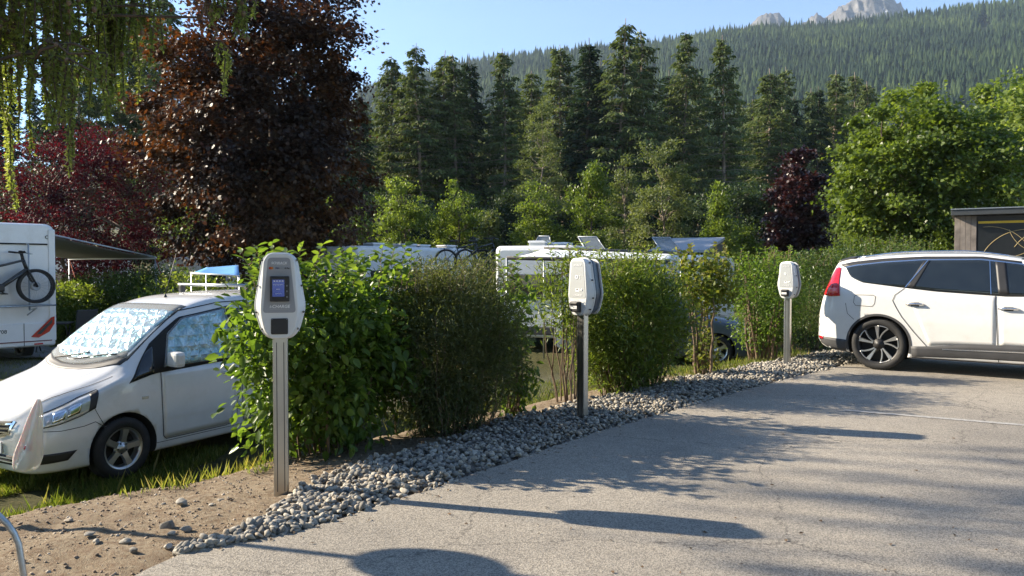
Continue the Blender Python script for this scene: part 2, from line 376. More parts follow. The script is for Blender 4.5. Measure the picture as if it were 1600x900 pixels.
def join_stones(name, pts, zs, sizes, sub, seed0, mat, parent=None, tilt=.4):
    tv, tf, tvar = [], [], []; base = [pebble_shape(sub, seed0+k) for k in range(12)]; o = 0
    for i in range(len(pts)):
        V, Fc = base[int(rng.integers(12))]; e_ = Euler((rng.normal(0,tilt), rng.normal(0,tilt), rng.uniform(0,6.28))).to_matrix()
        V = (V*sizes[i]*1.15)@np.array(e_).T + np.array([pts[i][0], pts[i][1], zs[i]]); tv.append(V); tf.append(Fc+o); tvar.append(np.full(len(V), rng.uniform())); o += len(V)
    return obj(name, np_mesh(name, np.concatenate(tv), [np.concatenate(tf)], True, {'var': np.concatenate(tvar)}), parent, mat)
near = (~isbig) & (dist < 6); far = (~isbig) & (dist >= 6)
tag(join_stones('small_pebbles', cand[near,:2], pz[near], size[near], 2, 60, M['pebble'], bed), kind='stuff')
tag(join_stones('distant_pebbles', cand[far,:2], pz[far], size[far], 1, 80, M['pebble'], bed), kind='stuff')
# loose stones on the bare bank
def loose(px, py, sz, flat=.6, seed=1):
    p = at_z(px, py, -.04); me = np_mesh('stone', *(lambda s_: (s_[0], [s_[1]]))(pebble_shape(3, seed, flat)), True)
    z = gz(p.x, p.y); obj('stone', me, ground, M['pebble'], (p.x, p.y, z+sz*.3), (0, 0, seed)).scale = (sz,)*3
for a in [(262,833,.040,.95,3),(285,798,.05,.4,5),(268,846,.025,.6,6),(290,843,.03,.6,7),(196,858,.028,.5,9),(262,866,.032,.5,11),(210,872,.034,.5,12),(140,846,.035,.4,14),(150,858,.025,.5,15),(108,816,.03,.4,17),(330,800,.02,.5,18),(345,788,.022,.5,19),(255,790,.02,.4,20)]: loose(*a)
P = []
while len(P) < 4200:
    x, y = rng.uniform(-4, 0), rng.uniform(3.2, 7); s_ = sdist(np.array([x]), np.array([y]))[0]
    if -.03 < s_ < 1.9: P.append((x, y))
P = np.array(P); sz = np.minimum(rng.gamma(1.6, .0026, len(P))+.002, .016)
tag(join_stones('bank_grit', P, ground_z(P[:,0], P[:,1])+sz*.2, sz, 1, 120, stone_mat('soil_stone', [(0,(.10,.07,.05)),(.45,(.24,.18,.125)),(.8,(.34,.28,.21)),(1,(.42,.39,.34))]), ground), kind='stuff')
# twigs and dead leaves along the asphalt edge and on the lot
mb = MB()
for _ in range(420):
    k = rng.integers(0, len(t)); p = t[k] - nn[k]*abs(rng.normal(0, .09)) + nn[k]*.03; a = rng.uniform(0, 6.28); l = rng.uniform(.006, .025)
    d = Vector((math.cos(a), math.sin(a), 0)); q = Vector((p[0], p[1], .006)); w = d.orthogonal().cross(d).normalized(); w = Vector((-d.y, d.x, 0))*l*.35
    mb.add([q-d*l, q+w+Vector((0,0,.004)), q+d*l, q-w+Vector((0,0,.002))], [(0,1,2,3)])
for _ in range(70):
    q = at_z(rng.uniform(650, 1600), rng.uniform(600, 900)); q.z = .005; a = rng.uniform(0, 6.28); l = rng.uniform(.006, .018); d = Vector((math.cos(a), math.sin(a), 0)); w = Vector((-d.y, d.x, 0))*l*.5
    mb.add([q-d*l, q+w+Vector((0,0,.006)), q+d*l, q-w], [(0,1,2,3)])
tag(mb.build('leaf_litter', plain('leaf_litter', (.10,.06,.03), .9, var=.5, scale=30), fix=False), 'dry brown leaf litter scattered along the asphalt edge', 'leaf litter', kind='stuff')
# ------------------------------------------------------------------ foliage tools
LEAF = {   # (along, across, lift) points and faces
 'diamond': ([(0,0,0),(.45,.5,.06),(1,0,0),(.45,-.5,.06)], [(0,1,2),(0,2,3)]),
 'oval': ([(0,0,0),(.28,.42,.07),(.65,.40,.07),(1,0,-.06),(.65,-.40,.07),(.28,-.42,.07)], [(0,1,2,3),(0,3,4,5)]),
 'lance': ([(0,0,0),(.35,.5,.03),(1,0,-.10),(.35,-.5,.03)], [(0,1,2),(0,2,3)]),
 'maple': ([(0,0,0),(.18,.5,.05),(.52,.30,.0),(.62,.55,.06),(.72,.18,.02),(1,0,-.05),(.72,-.18,.02),(.62,-.55,.06),(.52,-.30,0),(.18,-.5,.05)], [(0,1,2,8,9),(2,3,4,6,7,8),(4,5,6)]),
 'spray': ([(0,.12,0),(0,-.12,0),(.6,-.5,-.03),(1,0,-.12),(.6,.5,-.03)], [(0,1,2,3,4)]),
}
def leaves(name, C, D, L, W, kind, var, N=None, rs=None):
    """C centres (n,3), D directions, L lengths, W widths; one mesh of leaf-shaped faces"""
    rs = rs or np.random.default_rng(1); n = len(C)
    D = D/np.maximum(np.linalg.norm(D, axis=1), 1e-9)[:,None]
    if N is None: N = rs.normal(size=(n,3))*.55 + np.array([0,0,1.0])
    A = np.cross(N, D); A /= np.maximum(np.linalg.norm(A, axis=1), 1e-9)[:,None]; U = np.cross(D, A)
    P, Fs = LEAF[kind]; P = np.array(P); k = len(P); L = np.broadcast_to(L, n); W = np.broadcast_to(W, n)
    V = C[:,None,:] + D[:,None,:]*(P[:,0][None,:,None]*L[:,None,None]) + A[:,None,:]*(P[:,1][None,:,None]*W[:,None,None]) + U[:,None,:]*(P[:,2][None,:,None]*L[:,None,None])
    off = (np.arange(n)*k)[:,None]; fa = {}
    for f in Fs: fa.setdefault(len(f), []).append(np.array(f)[None,:]+off)
    return np_mesh(name, V.reshape(-1,3), [np.concatenate(v) for v in fa.values()], False, {'var': np.repeat(var, k)})
def unit(v): return v/np.maximum(np.linalg.norm(v, axis=-1, keepdims=True), 1e-9)
def wiggle(a, b, rs, amp, n=6):
    a, b = np.array(a, float), np.array(b, float); t = np.linspace(0, 1, n)[:,None]
    w = np.cumsum(rs.normal(size=(n,3)), 0); w = (w - w[0] - t*(w[-1]-w[0])); return a+(b-a)*t + w*amp

def broadleaf(name, label, cat, base, h, rx, ry, z0, nclump, nleaf, leaf, kind, lm, trunk_r, seed, bark='bark', group=None, lean=(0,0), shape='round', clump_r=.55, stems=1, up=.25, var_dir=.25):
    """a tree: tapered trunk with limbs that reach the clumps of an uneven crown with gaps"""
    rs = np.random.default_rng(seed); root = empty(name, base); tag(root, label, cat, group)
    cz = (z0+h)/2; hz = (h-z0)/2
    # clump centres: mostly in the outer half of an uneven envelope
    d = unit(rs.normal(size=(nclump*3,3))); rad = rs.uniform(.12, 1, len(d))**.42
    lob = 1+.24*noise3(d*1.9+seed, seed)+.14*noise3(d*4.3, seed+2)
    u = d*(rad*lob)[:,None]
    if shape == 'cone': f = np.clip(1.12-.9*(u[:,2]*.5+.5), .12, 1); u[:,0] *= f; u[:,1] *= f
    elif shape == 'egg': f = np.clip(1.12-.45*(u[:,2]*.5+.5), .2, 1); u[:,0] *= f; u[:,1] *= f
    u = u[rs.permutation(len(u))][:nclump]
    c = u*np.array([rx, ry, hz]) + np.array([lean[0], lean[1], cz])
    c = c[c[:,2] > z0*.6]
    trunk = MB(); top = np.array([lean[0]*.7, lean[1]*.7, h*.8])
    if stems == 1:
        tp = wiggle((0,0,-.15), top, rs, .05*h/8, 9); trunk.tube(tp, np.linspace(trunk_r, trunk_r*.18, 9), 10)
        tps = [tp]
    else:
        tps = []
        for s_ in range(stems):
            a = 2*math.pi*s_/stems+rs.uniform(-.3,.3); e_ = top*np.array([1,1,.85]) + np.array([math.cos(a)*rx*.45, math.sin(a)*ry*.45, rs.uniform(-.8,.2)])
            tp = wiggle((math.cos(a)*trunk_r*.6, math.sin(a)*trunk_r*.6, -.15), e_, rs, .08, 9); tps.append(tp); trunk.tube(tp, np.linspace(trunk_r*.62, trunk_r*.12, 9), 8)
    for q in c[::max(1, len(c)//46)]:
        tp = tps[int(rs.integers(len(tps)))]; zz = np.clip(q[2]-np.hypot(q[0]-lean[0], q[1]-lean[1])*.55, h*.12, h*.72); k = np.argmin(abs(tp[:,2]-zz)); l = np.linalg.norm(q-tp[k])
        trunk.tube(wiggle(tp[k], q, rs, .05*l, 6), np.linspace(trunk_r*.26, trunk_r*.05, 6), 5, False)
    trunk.build('trunk', M[bark], root, fix=False)
    ci = rs.integers(0, len(c), nleaf); rr = clump_r*rs.uniform(.55, 1.3, len(c))
    off = rs.normal(size=(nleaf,3))*np.array([1,1,.55])*.55; P = c[ci] + off*rr[ci][:,None]
    out = unit(P-np.array([lean[0], lean[1], cz-.2*hz])); D = unit(out*.7 + rs.normal(size=(nleaf,3))*.6 + np.array([0,0,-.35]))
    N = rs.normal(size=(nleaf,3))*.5 + out*.5 + np.array([0,0,.7])
    cv = rs.uniform(0, 1, len(c)); var = np.clip(.55*cv[ci]+.45*rs.uniform(0,1,nleaf) + var_dir*(noise3(P*.35+seed, 4)), 0, 1)
    L = leaf*rs.uniform(.7, 1.25, nleaf)
    obj('crown', leaves('crown', P, D, L, L*(.95 if kind == 'maple' else .55), kind, var, N, rs), root, lm)
    return root

def conifer_meshes(seed, kind):
    """unit-height (1 m) larch or spruce: (trunk mesh, crown mesh)"""
    rs = np.random.default_rng(seed); H = 24.0; tr = MB(); tp = wiggle((0,0,-.3), (rs.normal(0,.3), rs.normal(0,.3), H), rs, .10, 10)
    tr.tube(tp, np.linspace(.30, .03, 10), 7)
    C, D, L, var = [], [], [], []
    z = H*rs.uniform(.10, .24) if kind == 'larch' else H*.05
    bare = z
    while z < H*.985:
        f = (z/H); R_ = (5.4 if kind == 'larch' else 4.2)*(1-f)**.75*min(1, .55+1.8*(f-bare/H)) + .28
        for b in range(int(rs.integers(4, 7))):
            a = rs.uniform(0, 6.28); l = R_*rs.uniform(.35, 1.15)*(1 if rs.uniform() > .08 else 1.25)
            rise = rs.uniform(-.05,.25) if kind == 'larch' else rs.uniform(-.35, .0); k = 7; tt = np.linspace(0,1,k)
            hx = np.array([math.cos(a), math.sin(a)]); kk = np.argmin(abs(tp[:,2]-z)); o = np.array([tp[kk,0], tp[kk,1], z])
            drop = (.16 if kind == 'larch' else .28)*l
            pts = o + np.column_stack([hx[0]*tt*l, hx[1]*tt*l, rise*tt*l - drop*tt**2 + .10*l*np.maximum(0,tt-.75)])
            tr.tube(pts[::2], np.linspace(.045*(1-f)+.015, .008, 4), 4, False)
            m = int(l*(19 if kind == 'larch' else 24))+4; s_ = rs.uniform(.12, 1, m)**.8; q = np.stack([np.interp(s_, tt, pts[:,j]) for j in range(3)], 1)
            side = rs.choice([-1,1], m); lat = np.array([-hx[1], hx[0], 0]); sp = (1-s_*.6)*l*.30
            q = q + lat*(side*sp*rs.uniform(0,1,m))[:,None] + rs.normal(size=(m,3))*.06 + np.array([0,0,-1])*(rs.uniform(0,.22,m)*(1 if kind == 'larch' else .5))[:,None]
            d = np.column_stack([hx[0]*.6+lat[0]*side*.7, hx[1]*.6+lat[1]*side*.7, np.full(m, -.55 if kind == 'larch' else -.32)]) + rs.normal(size=(m,3))*.3
            C.append(q); D.append(d); L.append(rs.uniform(.26,.62,m)*(1 if kind == 'larch' else 1.0)); var.append(np.clip(rs.uniform(0,1)*.5+rs.uniform(0,.5,m)+.15*(s_-.5), 0, 1))
        z += rs.uniform(.32, .62)*(1.15-.45*f)
    C = np.concatenate(C); D = np.concatenate(D); L = np.concatenate(L); var = np.concatenate(var)
    t_ob = tr.build('trunk', None, None, fix=False); tm = t_ob.data; bpy.data.objects.remove(t_ob)
    tm.materials.append(M['bark_pale' if kind == 'larch' else 'bark'])
    cm = leaves('crown', C, D, L, L*.36, 'spray', var, None, rs); return tm, cm

M['larch_leaf'] = leaf_mat('larch_leaf', [(.04,.062,.025),(.08,.11,.038),(.14,.175,.06)], .25, .6, spec=.2)
M['spruce_leaf'] = leaf_mat('spruce_leaf', [(.016,.034,.02),(.03,.055,.027),(.052,.085,.037)], .15, .6, spec=.2)
M['near_larch_leaf'] = leaf_mat('near_larch_leaf', [(.13,.17,.05),(.20,.25,.075),(.30,.33,.12)], .5, .5)
M['copper_leaf'] = leaf_mat('copper_leaf', [(.018,.013,.011),(.032,.021,.015),(.062,.036,.019),(.12,.066,.025)], .28, .48, (1.8,1.0,.4), .3)
M['plum_leaf'] = leaf_mat('plum_leaf', [(.022,.008,.012),(.05,.013,.018),(.11,.022,.032)], .3, .6, (1.8,.5,.5), .2)
M['purple_leaf'] = leaf_mat('purple_leaf', [(.022,.013,.016),(.04,.02,.022),(.075,.035,.03)], .2, .35, (1.6,.6,.5), .5)
M['maple_leaf'] = leaf_mat('maple_leaf', [(.06,.095,.02),(.11,.16,.03),(.19,.245,.05)], .45, .4)
M['ash_leaf'] = leaf_mat('ash_leaf', [(.075,.115,.026),(.14,.195,.042),(.23,.285,.07)], .48, .45)
M['olive_leaf'] = leaf_mat('olive_leaf', [(.065,.09,.035),(.115,.145,.06),(.18,.205,.09)], .42, .5)
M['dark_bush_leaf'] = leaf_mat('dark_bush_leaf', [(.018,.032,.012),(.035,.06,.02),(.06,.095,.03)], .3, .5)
M['bush_leaf'] = leaf_mat('bush_leaf', [(.055,.10,.02),(.095,.16,.03),(.17,.24,.05)], .5, .38)
M['willow_leaf'] = leaf_mat('willow_leaf', [(.055,.075,.03),(.09,.11,.042),(.15,.165,.065)], .42, .5)
M['hedge_leaf'] = leaf_mat('hedge_leaf', [(.06,.10,.02),(.12,.17,.033),(.22,.26,.06)], .48, .42)
M['gold_leaf'] = leaf_mat('gold_leaf', [(.07,.11,.022),(.13,.165,.032),(.22,.20,.05)], .45, .45)
M['privet_leaf'] = leaf_mat('privet_leaf', [(.03,.055,.014),(.055,.095,.02),(.12,.17,.035)], .35, .4)

# ------------------------------------------------------------------ broadleaf trees
def tree_at(px, d): 
    x = (px-800)/FPX*d; return (x, d, gz(x, d))
def H_(py, d, base): return CAM_Z + (419-py)/FPX*d - base[2]            # height of a top seen at row py
B = tree_at(428, 25); broadleaf('copper_maple', 'huge dark copper-leaved maple towering behind the low caravan roofs', 'tree', B, H_(-50,25,B), 3.6, 3.5, 1.2, 380, 80000, .125, 'maple', M['copper_leaf'], .30, 11, lean=(-.35,0), clump_r=.62, var_dir=.5)
B = tree_at(135, 28); broadleaf('plum_tree', 'wine red plum tree with dense low crown behind the motorhome awning', 'tree', B, H_(203,28,B), 3.5, 3.2, 1.5, 210, 34000, .11, 'diamond', M['plum_leaf'], .16, 12, stems=3, clump_r=.55)
B = tree_at(1440, 31); broadleaf('field_maple', 'broad sunlit green maple with several trunks beside the timber hut', 'tree', B, H_(150,31,B), 3.45, 3.4, 1.5, 230, 58000, .15, 'maple', M['maple_leaf'], .22, 13, stems=4, clump_r=.62)
B = tree_at(1590, 39); broadleaf('tall_maple', 'taller green tree behind the timber hut, beyond the broad maple', 'tree', B, H_(130,39,B), 3.4, 3.3, 2.0, 200, 26000, .2, 'maple', M['ash_leaf'], .25, 14, clump_r=.7)
B = tree_at(1247, 38); broadleaf('purple_maple', 'slim blackish purple-leaved tree standing before the larch wood', 'tree', B, H_(232,38,B), 1.75, 1.7, .8, 120, 17000, .16, 'maple', M['purple_leaf'], .10, 15, shape='egg', clump_r=.42)
mids = [  # px, depth, top row, radius, seed, shape, material, label
 (633,36,284,1.75,21,'egg','ash_leaf','rounded pale green young tree behind the caravan with roof hatches'),
 (716,37,284,1.35,22,'egg','ash_leaf','pale green young tree with a narrow tip above the roof rack bicycles'),
 (766,35,320,.62,23,'cone','olive_leaf','very slim pale sapling between two young pale green trees'),
 (836,37,284,1.25,24,'egg','ash_leaf','loose pale green young tree above the white camper van roof'),
 (924,36,248,1.50,25,'egg','maple_leaf','bushy bright green tree directly above the open roof hatch'),
 (1036,39,206,1.75,26,'egg','olive_leaf','tall upright willow-green tree above the pop-up roof camper'),
 (1122,34,288,1.05,27,'cone','ash_leaf','small pointed light green tree beside the pop-up roof'),
 (975,43,250,1.3,28,'egg','olive_leaf','grey-green tree tucked between two brighter taller trees'),
 (545,38,300,1.8,29,'round','maple_leaf','low spreading green tree between copper maple and the long camper'),
 (478,37,330,1.3,30,'round','olive_leaf','small dull green tree half hidden behind the copper maple trunk'),
 (312,40,300,2.0,31,'round','maple_leaf','green tree filling the gap between plum tree and copper maple'),
 (848,58,150,2.3,32,'egg','olive_leaf','silvery tall birch-like tree among the dark larches'),
 (1330,42,300,1.4,33,'round','maple_leaf','low green tree between purple tree and broad maple'),
 (1160,37,345,.9,34,'round','maple_leaf','low round bush-like tree beside the pointed light green tree'),
 (1482,28.5,332,.62,35,'cone','maple_leaf','small bright conical cypress against the hut side wall')]
for px, d, top, r_, seed, sh, mt, lab in mids:
    B = tree_at(px, d); h = H_(top, d, B)
    broadleaf('young_tree', lab, 'tree', B, h, r_, r_, max(.5, h*.10), int(70+40*r_), int(6500*r_+2500), .13, 'diamond', M[mt], .07+.02*r_, seed, shape=sh, clump_r=.36, bark='bark_pale' if mt == 'olive_leaf' else 'bark', group=None)

# ------------------------------------------------------------------ the larch and spruce wood
LV = [conifer_meshes(100+k, 'larch') for k in range(5)]; SV = [conifer_meshes(200+k, 'spruce') for k in range(3)]
for tm, cm in LV: cm.materials.append(M['larch_leaf'])
for tm, cm in SV: cm.materials.append(M['spruce_leaf'])
rs = np.random.default_rng(77)
def conifer(px, d, top, kind, k, label, group, wide=1.0):
    x = (px-800)/FPX*d; b = Vector((x, d, gz(x, d))); h = CAM_Z+(419-top)/FPX*d - b.z
    tm, cm = (LV if kind == 'larch' else SV)[k]; root = empty(kind+'_tree', b, rs.uniform(0, 6.28)); s_ = h/24.0
    tag(root, label, 'tree', group)
    for nm, me_ in (('trunk', tm), ('crown', cm)):
        o = obj(nm, me_, root); o.scale = (s_*wide, s_*wide, s_)
    return root
front = [(607,82,90,'larch',0),(628,80,118,'larch',1),(660,78,72,'larch',2),(689,82,82,'larch',3),(716,80,86,'larch',1),(737,84,95,'spruce',0),(788,80,78,'larch',4),(835,92,112,'larch',0),(882,86,70,'larch',2),(912,80,60,'spruce',1),(940,84,95,'spruce',2),(968,78,32,'larch',3),(1008,80,48,'larch',1),(1066,82,52,'larch',0),(1128,76,58,'larch',4),(1092,92,120,'larch',2),(1040,95,110,'spruce',1),(1196,96,108,'larch',3),(1222,92,170,'larch',2)]
for i, (px, d, top, kind, k) in enumerate(front):
    conifer(px, d, top, kind, k, 'tall larch with bare lower trunk in the front row of the wood' if kind == 'larch' else 'dark dense spruce in the front row of the wood', 'front row larches' if kind == 'larch' else 'front row spruces', rs.uniform(.9, 1.3))
for i in range(46):
    px = 560 + i*17.5 + rs.uniform(-6, 6); d = rs.uniform(98, 140); top = (rs.uniform(150, 220) if px < 1170 else rs.uniform(100, 165)+.04*(px-1170))
    conifer(px, d, top, 'larch' if rs.uniform() < .5 else 'spruce', int(rs.integers(3)), 'conifer deep in the wood behind the front row of larches', 'conifers deep in the wood')
for i, px in enumerate((-60,-20,20,55,95,130,168,200,236,262,300,330,380,420,470,520,560)):
    d = rs.uniform(55, 80); top = {168:-40, 200:-10, 236:15, 262:-30, 130:40}.get(px, rs.uniform(70, 150))
    conifer(px, d, top, 'larch' if 120 < px < 270 else 'spruce', i % 3, 'tall thin larch seen between hanging larch twigs and copper maple' if 120 < px < 270 else 'dark spruce behind the plum tree and copper maple', 'larches behind the plum tree' if 120 < px < 270 else 'spruces behind the plum tree')
# conifers added behind the viewer to close the sky, mirrored in glass and metal
for i in range(16):
    a = R(200+140*i/15); d = rs.uniform(24, 38); x, y = 6+math.cos(a)*d*1.2, math.sin(a)*d; h = rs.uniform(19, 28); tm, cm = (LV if i % 3 else SV)[i % 3]; root = empty('larch_tree' if i % 3 else 'spruce_tree', (x, y, 0), rs.uniform(0, 6.28))
    tag(root, 'unseen conifer added across the parking lot for reflections and less sky light', 'tree', 'added conifers across the lot')
    for nm, me_ in (('trunk', tm), ('crown', cm)): obj(nm, me_, root).scale = (h/24*1.2, h/24*1.2, h/24)
# undergrowth at the wood's edge
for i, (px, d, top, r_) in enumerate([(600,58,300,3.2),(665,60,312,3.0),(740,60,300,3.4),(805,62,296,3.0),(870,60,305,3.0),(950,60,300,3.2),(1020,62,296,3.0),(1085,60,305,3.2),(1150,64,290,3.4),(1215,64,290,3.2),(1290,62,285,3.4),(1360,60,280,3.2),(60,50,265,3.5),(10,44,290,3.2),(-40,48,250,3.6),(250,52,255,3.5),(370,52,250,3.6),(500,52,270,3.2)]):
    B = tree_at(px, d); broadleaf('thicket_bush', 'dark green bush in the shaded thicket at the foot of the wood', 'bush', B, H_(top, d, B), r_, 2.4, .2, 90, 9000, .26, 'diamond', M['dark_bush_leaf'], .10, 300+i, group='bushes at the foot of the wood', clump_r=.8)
# ------------------------------------------------------------------ the wooded mountainside and the rock peaks
ridge_px = np.array([-400,  0, 300, 500, 740, 850,1000,1170,1300,1430,1600,1800,2100]); ridge_py = np.array([300,250,215,170,112, 98, 86, 62, 54, 36, 16,-12,-50])
RD = 1300.0
cols = np.linspace(130, 1900, 130); tt = np.linspace(0, 1.12, 60)
def hill_pt(px, t):
    px = np.asarray(px, float); t = np.asarray(t, float); d = 330+(RD-330)*np.minimum(t, 1.0) + np.maximum(t-1, 0)*2500
    zr = CAM_Z+(419-np.interp(px, ridge_px, ridge_py))/FPX*RD
    x = (px-800)/FPX*d; z = 16+(zr-16)*np.minimum(t, 1)**1.12 - np.maximum(t-1, 0)*900
    z = z + 16*fbm2(x*.006, d*.006, 51, 4)*np.clip(t*3, 0, 1)*np.clip((1.0-t)*6, .12, 1)
    return np.stack([x, d, z], -1)
PX, T = np.meshgrid(cols, tt); V = hill_pt(PX, T); n = len(cols); ii = np.arange(PX.size).reshape(PX.shape)
F = np.stack([ii[:-1,:-1], ii[:-1,1:], ii[1:,1:], ii[1:,:-1]], -1).reshape(-1, 4)
m, nt, b = new_mat('hill_floor'); n1 = noise_node(nt, .02, 6); nt.links.new(ramp(nt, n1.outputs[0], [(.35, (.02,.032,.015)), (.7, (.05,.07,.028))]), b.inputs['Base Color']); b.inputs['Roughness'].default_value = 1
tag(obj('hillside', np_mesh('hillside', V.reshape(-1,3), [F], True), None, m), kind='structure')
rs = np.random.default_rng(8); N = 30000
q = rs.uniform(0, 1, N)**.72; p = rs.uniform(560, 1720, N); X = hill_pt(p, q*.999); cl = fbm2(X[:,0]*.012, X[:,1]*.012, 61, 3)
clear = (np.abs(p-1532) < 9+5*np.sin(q*40)) & (q > .70) & (q < .93); X = X[~clear]; cl = cl[~clear]; N = len(X)
h = rs.uniform(15, 27, N); h *= np.where(rs.uniform(size=N) < .08, 1.25, 1); w = h*rs.uniform(.13, .19, N)
K = 6; Vs = []; Fs = []; ang = np.arange(K)*2*math.pi/K; o = 0; stepv = 3*(K+1)
for tier, (z0, z1, rr) in enumerate(((.06,.55,1.0),(.32,.80,.72),(.60,1.0,.42))):
    a = ang[None,:]+rs.uniform(0, 6.28, N)[:,None]; r_ = w[:,None]*rr*rs.uniform(.65, 1.25, (N,K)); zz = h[:,None]*(z0+rs.uniform(-.05,.05,(N,K)))
    ringv = np.stack([X[:,0:1]+np.cos(a)*r_, X[:,1:2]+np.sin(a)*r_, X[:,2:3]+zz], -1); apex = np.stack([X[:,0]+rs.normal(0,.3,N), X[:,1], X[:,2]+h*z1], -1)[:,None,:]
    Vs.append(np.concatenate([ringv, apex], 1))
Vt = np.concatenate(Vs, 1).reshape(-1, 3); base = (np.arange(N)*stepv)[:,None]
Ft = np.concatenate([base+np.array([[tr*(K+1)+k, tr*(K+1)+(k+1) % K, tr*(K+1)+K]]) for tr in range(3) for k in range(K)])
var = np.clip(.40+1.0*cl+rs.normal(0,.20,N), 0, 1)
M['far_conifer'] = leaf_mat('far_conifer', [(.012,.026,.017),(.026,.047,.021),(.06,.088,.03)], .1, .8, spec=.1)
tag(obj('hillside_forest', np_mesh('hillside_forest', Vt, [Ft], False, {'var': np.repeat(var, stepv)}), None, M['far_conifer']), 'dense conifer forest covering the hazy mountainside', 'forest', kind='stuff')
# rock peaks
MD = 2600.0; mc = np.linspace(1040, 1560, 260); md = np.linspace(-450, 450, 130)
pk = np.interp(mc, [1040,1120,1165,1182,1199,1214,1228,1240,1252,1262,1272,1284,1296,1312,1330,1350,1368,1392,1412,1440,1500,1560], [120,75,42,28,18,22,38,44,38,32,22,30,22,10,2,-12,-6,2,18,60,100,140])
PC, DD = np.meshgrid(mc, md); x = (PC-800)/FPX*(MD+DD); yv = MD+DD
top = CAM_Z+(419-np.interp(PC, mc, pk))/FPX*MD
z = top - np.abs(DD)*.95 + 62*fbm2(x*.020, yv*.008, 71, 6, True)*np.clip(np.abs(DD)/50, .35, 1) - 16
ii = np.arange(x.size).reshape(x.shape); F = np.stack([ii[:-1,:-1], ii[:-1,1:], ii[1:,1:], ii[1:,:-1]], -1).reshape(-1, 4)
m, nt, b = new_mat('limestone'); n1 = noise_node(nt, .024, 10, .75); n2 = noise_node(nt, .012, 8, .7)
c = ramp(nt, n1.outputs[0], [(.36, (.06,.06,.06)), (.52, (.15,.145,.14)), (.70, (.25,.24,.23))])
c = mixc(nt, ramp(nt, n2.outputs[0], [(.63, (0,0,0)), (.66, (1,1,1))]), c, (.62,.64,.68)); nt.links.new(c, b.inputs['Base Color']); b.inputs['Roughness'].default_value = .95
bump(nt, b, n1.outputs[0], 1, 12)
tag(obj('mountain_peaks', np_mesh('mountain_peaks', np.stack([x, yv, z], -1).reshape(-1,3), [F], True), None, m), kind='structure')

